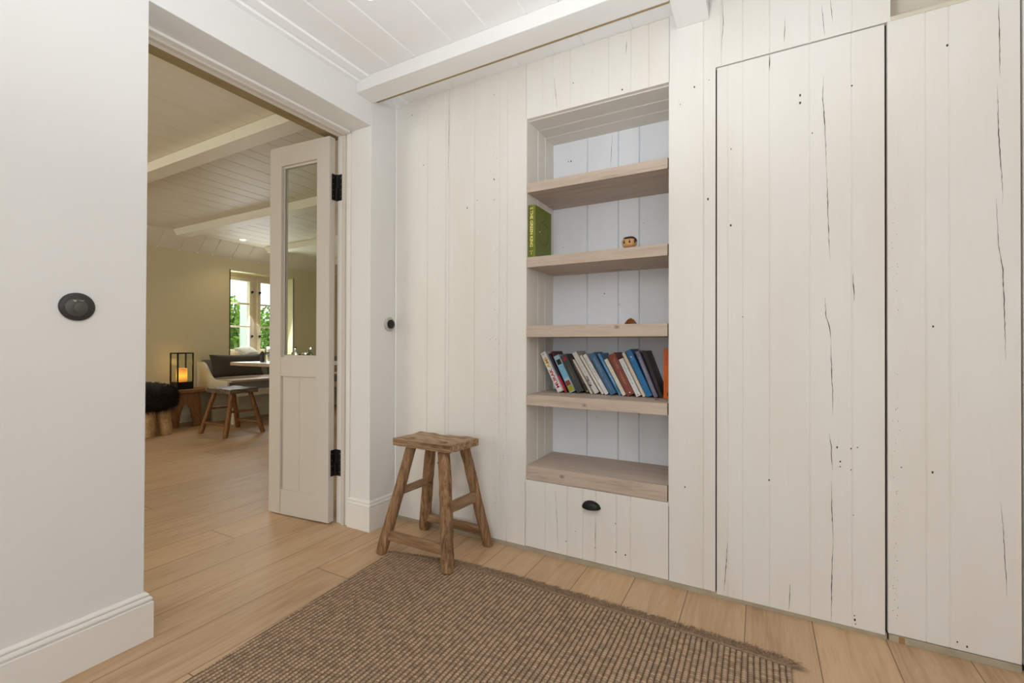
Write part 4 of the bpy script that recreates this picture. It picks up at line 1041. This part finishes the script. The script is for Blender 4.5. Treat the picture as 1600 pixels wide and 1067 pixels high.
# ---------------------------------------------------------------- dining bench, table
BY0, BYE = 3.20, 6.6
bn = thing('dining_bench', (-6.0, 4.6, 0), 'long cream built bench with curved end panel under the dining window', 'bench')
mb = MB()
pr = [(-6.335, 0.39), (-6.335, 0.755), (-6.215, 0.755), (-6.17, 0.738), (-6.12, 0.69), (-6.05, 0.605), (-5.98, 0.552), (-5.92, 0.532), (-5.67, 0.527), (-5.66, 0.50), (-5.66, 0.42), (-5.69, 0.39)]
mb.prism([(x_, 0, z_) for x_, z_ in pr], (0, BY0 - 0.03, 0), (0, BY0 - 0.002, 0)); mb.build('end_panel', M['bench'], bn, bevel=0.003)
mb = MB(); mb.box((-6.335, BY0, 0.515), (-5.62, BYE, 0.545)); mb.build('seat', M['table'], bn, bevel=0.004)
mb = MB(); mb.box((-5.68, BY0, 0.335), (-5.655, BYE, 0.415)); mb.build('apron', M['bench'], bn, bevel=0.003)
mb = MB(); mb.box((-5.72, BY0, 0.4155), (-5.70, BYE, 0.5148)); mb.build('seat_box', M['bench_back'], bn)
mb = MB(); mb.box((-6.334, BY0 + 0.02, 0.546), (-6.30, BYE, 0.78)); mb.build('backrest', M['bench_back'], bn)
mb = MB(); mb.box((-6.12, BY0 + 0.03, 0.0), (-6.09, BYE, 0.5148)); mb.box((-6.09, BY0 + 0.03, 0.0), (-6.075, BYE, 0.11)); mb.build('base_panel', M['bench'], bn, bevel=0.002)
for yy in (3.26, 4.9): 
    mb = MB(); mb.box((-5.69, yy - 0.03, 0), (-5.635, yy + 0.03, 0.3345)); mb.build('leg', M['bench'], bn, bevel=0.003)
def cushion(name, c, size, rot, mat, label, pinch=0.16):
    w, h, tk = size; N = 14; vs = []; fs = []
    R = Matrix.Rotation(rot[2], 3, 'Z') @ Matrix.Rotation(rot[1], 3, 'Y') @ Matrix.Rotation(rot[0], 3, 'X')
    for sgn in (1, -1):
        for j in range(N + 1):
            for i in range(N + 1):
                u = i / N * 2 - 1; v = j / N * 2 - 1
                e = ((1 - u * u) * (1 - v * v)) ** 0.38
                x = u * w / 2 * (1 - pinch * (1 - v * v) * abs(u) * 0.35); z = v * h / 2 * (1 - pinch * (1 - u * u) * abs(v) * 0.35)
                vs.append(R @ Vector((sgn * e * tk / 2, x, z)) + Vector(c))
    n = (N + 1) ** 2
    for j in range(N):
        for i in range(N):
            a = j * (N + 1) + i; fs.append((a, a + 1, a + N + 2, a + N + 1)); fs.append((n + a, n + a + N + 1, n + a + N + 2, n + a + 1))
    mb = MB(); mb.add(vs, fs); o = mb.build(name, mat, None, smooth=True, off=c); return o
o = cushion('cushion', (-6.09, 3.545, 0.702), (0.68, 0.30, 0.16), (0, math.radians(-14), 0), M['glass_dark'], ''); tag(o, 'large charcoal linen cushion standing at the left end of the bench', 'cushion', 'cushions on the bench')
o = cushion('cushion', (-6.08, 4.24, 0.700), (0.62, 0.29, 0.15), (0, math.radians(-14), 0), M['glass_dark'], ''); tag(o, 'dark cushion behind the table corner, right of the large charcoal one', 'cushion', 'cushions on the bench')
o = cushion('cushion', (-6.42, 3.87, 0.882), (0.30, 0.21, 0.085), (math.radians(12), math.radians(-58), math.radians(8)), M['linen'], ''); tag(o, 'small grey and white cushion lying on the window sill', 'cushion')
tb = thing('dining_table', (-4.5, 4.2, 0), 'pale oak dining table in front of the bench', 'table')
mb = MB(); mb.box((-5.62, 3.18, 0.728), (-3.95, 4.12, 0.768)); mb.build('tabletop', M['table'], tb, bevel=0.004)
mb = MB(); mb.box((-5.30, 3.48, 0.68), (-4.1, 3.86, 0.7278)); mb.build('apron', M['table'], tb, bevel=0.003)
for (x_, y_) in ((-4.2, 3.36), (-4.2, 3.94), (-5.30, 3.94)): 
    mb = MB(); mb.box((x_ - 0.035, y_ - 0.035, 0), (x_ + 0.035, y_ + 0.035, 0.7278)); mb.build('leg', M['table'], tb, bevel=0.003)
TZ = 0.7683
def bottle(name, c, prof, mat, label, cap=None, capmat=None, cat='bottle'):
    t = thing(name, c, label, cat); mb = MB(); mb.lathe(prof, c, (0, 0, 1), 24); mb.build('body', mat, t, smooth=True)
    if cap: mb = MB(); mb.lathe(cap, c, (0, 0, 1), 20); mb.build('stopper', capmat or mat, t, smooth=True)
    return t
bottle('glass_bottle', (-4.46, 3.21, TZ), [(0.036, 0.0), (0.040, 0.01), (0.040, 0.10), (0.028, 0.13), (0.013, 0.145), (0.013, 0.175), (0.017, 0.177)], M['bottle_clear'], 'clear glass bottle with flat stopper seen through the door pane', [(0.02, 0.178), (0.02, 0.188), (0.012, 0.192)], M['matt_grey'])
bottle('glass_vase', (-4.42, 3.30, TZ), [(0.030, 0.0), (0.034, 0.01), (0.036, 0.09), (0.024, 0.115), (0.028, 0.125)], M['bottle_clear'], 'clear squat glass between the two bottles behind the door pane', cat='glass')
bottle('dark_cup', (-4.37, 3.27, TZ), [(0.022, 0.0), (0.024, 0.01), (0.024, 0.10), (0.021, 0.104)], M['matt_black'], 'small dark cup behind the door pane', cat='cup')
bottle('green_bottle', (-4.30, 3.28, TZ), [(0.042, 0.0), (0.046, 0.01), (0.046, 0.09), (0.030, 0.12), (0.015, 0.132), (0.015, 0.16), (0.018, 0.163)], M['bottle_green'], 'dark green bottle with pale stopper behind the door pane', [(0.014, 0.164), (0.017, 0.17), (0.017, 0.185)], M['bottle_clear'])
bottle('wooden_bowl', (-4.16, 3.30, TZ), [(0.03, 0.0), (0.05, 0.012), (0.062, 0.045), (0.058, 0.046), (0.04, 0.02), (0.01, 0.012)], M['teak'], 'shallow brown bowl at the edge of the door pane', cat='bowl')
bottle('dark_jar', (-5.36, 3.42, TZ), [(0.022, 0.0), (0.026, 0.01), (0.026, 0.08), (0.03, 0.10), (0.016, 0.12), (0.014, 0.13)], M['matt_grey'], 'small dark jar on the table just left of the door', cat='jar')
bottle('white_jug', (-5.27, 3.43, TZ), [(0.030, 0.0), (0.034, 0.01), (0.034, 0.12), (0.028, 0.16), (0.032, 0.185)], M['bottle_clear'], 'pale glass jug on the table beside the small dark jar', cat='jug')
# black chair half seen through the gap beside the door
ch = thing('dining_chair', (-4.0, 3.3, 0), 'black dining chair glimpsed through the gap beside the door hinge', 'chair')
mb = MB(); mb.box((-3.80, 3.55, 0.44), (-3.36, 3.99, 0.475)); mb.build('seat', M['black'], ch, bevel=0.01)
mb = MB(); mb.box((-3.37, 3.56, 0.62), (-3.345, 3.98, 0.98)); mb.build('backrest', M['black'], ch, bevel=0.01)
for (x_, y_, h_) in ((-3.77, 3.58, 0.44), (-3.77, 3.96, 0.44), (-3.358, 3.58, 0.63), (-3.358, 3.96, 0.63)):
    mb = MB(); mb.tube([(x_, y_, 0), (x_, y_, h_)], [0.012, 0.016], 10); mb.build('leg', M['black'], ch, smooth=True)

# ---------------------------------------------------------------- stump table with lantern, sheepskin stool
sx, sy = -6.10, 2.93
st = thing('root_side_table', (sx, sy, 0), 'brown carved root side table with arched legs under the lantern', 'side table')
mb = MB(); mb.lathe([(0.175, 0.405), (0.19, 0.41), (0.193, 0.440), (0.188, 0.446)], (sx, sy, 0), (0, 0, 1), 36); mb.build('top', M['teak'], st, smooth=True)
# body: drum with arches cut by leaving out faces below arch height
mb = MB(); n = 96; rows_ = 22; vs = []; idx = {}
for j in range(rows_ + 1):
    z = 0.405 * j / rows_; r = 0.155 + 0.018 * math.cos(z / 0.405 * PI) + 0.01
    for k in range(n):
        a = 2 * PI * k / n
        for q, rad_ in ((0, r), (1, r - 0.04)): idx[(j, k, q)] = len(vs); vs.append((sx + math.cos(a) * rad_, sy + math.sin(a) * rad_, z))
def solid(j, k):
    a = (k + 0.5) / n * 4 + 0.784; fr_ = abs((a % 1) - 0.5) * 2       # 0 middle of an opening .. 1 middle of a leg
    z = 0.405 * (j + 0.5) / rows_
    w = 0.58
    if fr_ >= w: return True
    return z > 0.27 * math.sqrt(max(0, 1 - (fr_ / w) ** 2))
fs = []
for j in range(rows_):
    for k in range(n):
        if not solid(j, k): continue
        k2 = (k + 1) % n
        fs.append((idx[(j, k, 0)], idx[(j, k2, 0)], idx[(j + 1, k2, 0)], idx[(j + 1, k, 0)])); fs.append((idx[(j, k, 1)], idx[(j + 1, k, 1)], idx[(j + 1, k2, 1)], idx[(j, k2, 1)]))
        if not solid(j, k2): fs.append((idx[(j, k2, 0)], idx[(j, k2, 1)], idx[(j + 1, k2, 1)], idx[(j + 1, k2, 0)]))
        if not solid(j, (k - 1) % n): fs.append((idx[(j, k, 0)], idx[(j + 1, k, 0)], idx[(j + 1, k, 1)], idx[(j, k, 1)]))
        if j == 0 or not solid(j - 1, k): fs.append((idx[(j, k, 0)], idx[(j, k, 1)], idx[(j, k2, 1)], idx[(j, k2, 0)]))
        if j == rows_ - 1: fs.append((idx[(j + 1, k, 0)], idx[(j + 1, k2, 0)], idx[(j + 1, k2, 1)], idx[(j + 1, k, 1)]))
mb.add(vs, fs); mb.build('arched_base', M['teak'], st, smooth=True)
LZ = 0.4465
lt = thing('lantern', (sx, sy - 0.04, LZ), 'tall black-framed glass lantern with glowing candle on the side table', 'lantern')
lx, ly, lw, lh = sx, sy - 0.045, 0.088, 0.435
mb = MB(); mb.box((lx - lw, ly - lw, LZ), (lx + lw, ly + lw, LZ + 0.085)); mb.build('base', M['black'], lt, bevel=0.003)
mb = MB(); b = 0.0065
for a_ in (-1, 1):
    for c_ in (-1, 1): mb.box((lx + a_ * (lw - b) - b, ly + c_ * (lw - b) - b, LZ + 0.085), (lx + a_ * (lw - b) + b, ly + c_ * (lw - b) + b, LZ + lh))
    mb.box((lx - lw, ly + a_ * (lw - b) - b, LZ + lh - 2 * b), (lx + lw, ly + a_ * (lw - b) + b, LZ + lh)); mb.box((lx + a_ * (lw - b) - b, ly - lw, LZ + lh - 2 * b), (lx + a_ * (lw - b) + b, ly + lw, LZ + lh))
mb.build('frame', M['black'], lt)
mb = MB(); e = lw - b
for a_ in (-1, 1):
    mb.box((lx - e + b, ly + a_ * e - 0.0015, LZ + 0.086), (lx + e - b, ly + a_ * e + 0.0015, LZ + lh - 0.014)); mb.box((lx + a_ * e - 0.0015, ly - e + b, LZ + 0.086), (lx + a_ * e + 0.0015, ly + e - b, LZ + lh - 0.014))
mb.build('glass', M['thin_glass'], lt)
cd = MB(); cd.lathe([(0.052, 0.0), (0.055, 0.005), (0.055, 0.155), (0.050, 0.162), (0.03, 0.155), (0.01, 0.152)], (lx, ly, LZ + 0.0855), (0, 0, 1), 28)
o = cd.build('candle', M['candle'], None, smooth=True, off=(lx, ly, LZ + 0.0855)); tag(o, 'thick orange glowing candle standing inside the lantern', 'candle')
pl = bpy.data.lights.new('candle_light', 'POINT'); pl.energy = 0.5; pl.color = (1, 0.55, 0.2); pl.shadow_soft_size = 0.05
po = bpy.data.objects.new('candle_light', pl); COL.objects.link(po); po.location = (lx, ly, LZ + 0.32)

hx_, hy_ = -5.78, 2.38
sk = thing('sheepskin_stool', (hx_, hy_, 0), 'pale hewn-wood stool covered with shaggy black-brown sheepskin at the doorway edge', 'stool')
for (dx, dy) in ((0.09, 0.16), (-0.13, 0.17), (0.12, -0.02), (-0.14, -0.14), (0.1, -0.2)):
    mb = MB(); rr = random.Random(int(dx * 100 + 50)); pts = []; rad = []
    for i in range(7):
        q = i / 6; pts.append((hx_ + dx * (1 - 0.18 * q), hy_ + dy * (1 - 0.2 * q), 0.30 * q)); rad.append(0.056 + 0.012 * q + rr.uniform(-.003, .003))
    mb.tube(pts, rad, 14, sq=0.8); mb.build('leg', M['teak_light'], sk, smooth=True)
mb = MB(); mb.blob((hx_, hy_, 0.405), (0.245, 0.275, 0.165), 32, 18, power=0.82); cover = mb.build('cover', M['fur'], sk, smooth=True)
mb = MB(); rr = random.Random(9)
for i in range(5200):
    th_ = math.acos(rr.uniform(-0.75, 1)); ph = rr.uniform(0, 2 * PI)
    def pw(x): return math.copysign(abs(x) ** 0.82, x)
    d = Vector((pw(math.sin(th_)) * pw(math.cos(ph)), pw(math.sin(th_)) * pw(math.sin(ph)), pw(math.cos(th_))))
    p = Vector((hx_ + d.x * 0.24, hy_ + d.y * 0.27, 0.405 + d.z * 0.16))
    nrm = Vector((d.x / 0.24, d.y / 0.27, d.z / 0.16)).normalized()
    dirv = (nrm * 0.6 + Vector((rr.gauss(0, .5), rr.gauss(0, .5), -0.55 + rr.gauss(0, .3)))).normalized(); L = rr.uniform(0.025, 0.06)
    s_ = dirv.cross(Vector((rr.random(), rr.random(), rr.random()))).normalized() * 0.0022
    mb.add([p - s_, p + s_, p + dirv * L * 0.6 + s_ * 0.6 + Vector((0, 0, -0.004)), p + dirv * L + Vector((0, 0, -0.015))], [(0, 1, 2), (0, 2, 3)])
fu = mb.build('fur', M['fur'], sk); fu['kind'] = 'stuff'

# ---------------------------------------------------------------- garden outside the dining windows
mb = MB(); mb.box((-40, -20, -0.25), (XC - 0.3, 40, -0.2)); struct(mb.build('floor_garden', M['grass']), 'garden lawn outside the dining windows')
def shrub(c, r, h, n, label, seed):
    rr = random.Random(seed); t = thing('garden_shrub', (c[0], c[1], -0.2), label, 'shrub', 'shrubs outside the dining windows')
    mb = MB()
    for k in range(7):
        a = rr.uniform(0, 2 * PI); q = Vector((math.cos(a) * r * 0.5, math.sin(a) * r * 0.5, h * 0.85))
        mb.tube([(c[0], c[1], -0.2), (c[0] + q.x * 0.4, c[1] + q.y * 0.4, h * 0.4), (c[0] + q.x, c[1] + q.y, h * 0.85)], [0.035, 0.022, 0.008], 7)
    mb.build('stems', M['stem'], t)
    mb = MB()
    for k in range(n):
        d = Vector((rr.gauss(0, 1), rr.gauss(0, 1), rr.gauss(0, 1))).normalized() * (rr.random() ** 0.35)
        p = Vector((c[0] + d.x * r, c[1] + d.y * r, h * 0.52 + d.z * h * 0.5)); s_ = rr.uniform(0.04, 0.085)
        a = Vector((rr.gauss(0, 1), rr.gauss(0, 1), rr.gauss(0, 1))).normalized(); b = a.cross(Vector((rr.random(), rr.random(), rr.random()))).normalized()
        mb.add([p - a * s_, p + b * s_ * 0.5, p + a * s_, p - b * s_ * 0.5], [(0, 1, 2, 3)])
    mb.build('foliage', M['leaf'], t)
shrub((-9.4, 4.9, 0), 1.0, 2.0, 6500, 'leafy shrub outside, in the left window wing', 1)
shrub((-10.0, 7.3, 0), 1.1, 2.1, 6500, 'leafy shrub outside, in the right window wing', 2)
shrub((-10.4, 9.9, 0), 1.2, 2.1, 3200, 'leafy shrub outside, right of the window mullion', 3)
mb = MB(); mb.box((-8.3, 4.86, -0.2), (-8.1, 5.02, 2.6)); o = mb.build('garden_post', M['render_white'], None, bevel=0.01); tag(o, 'white garden post outside the left window wing', 'post')
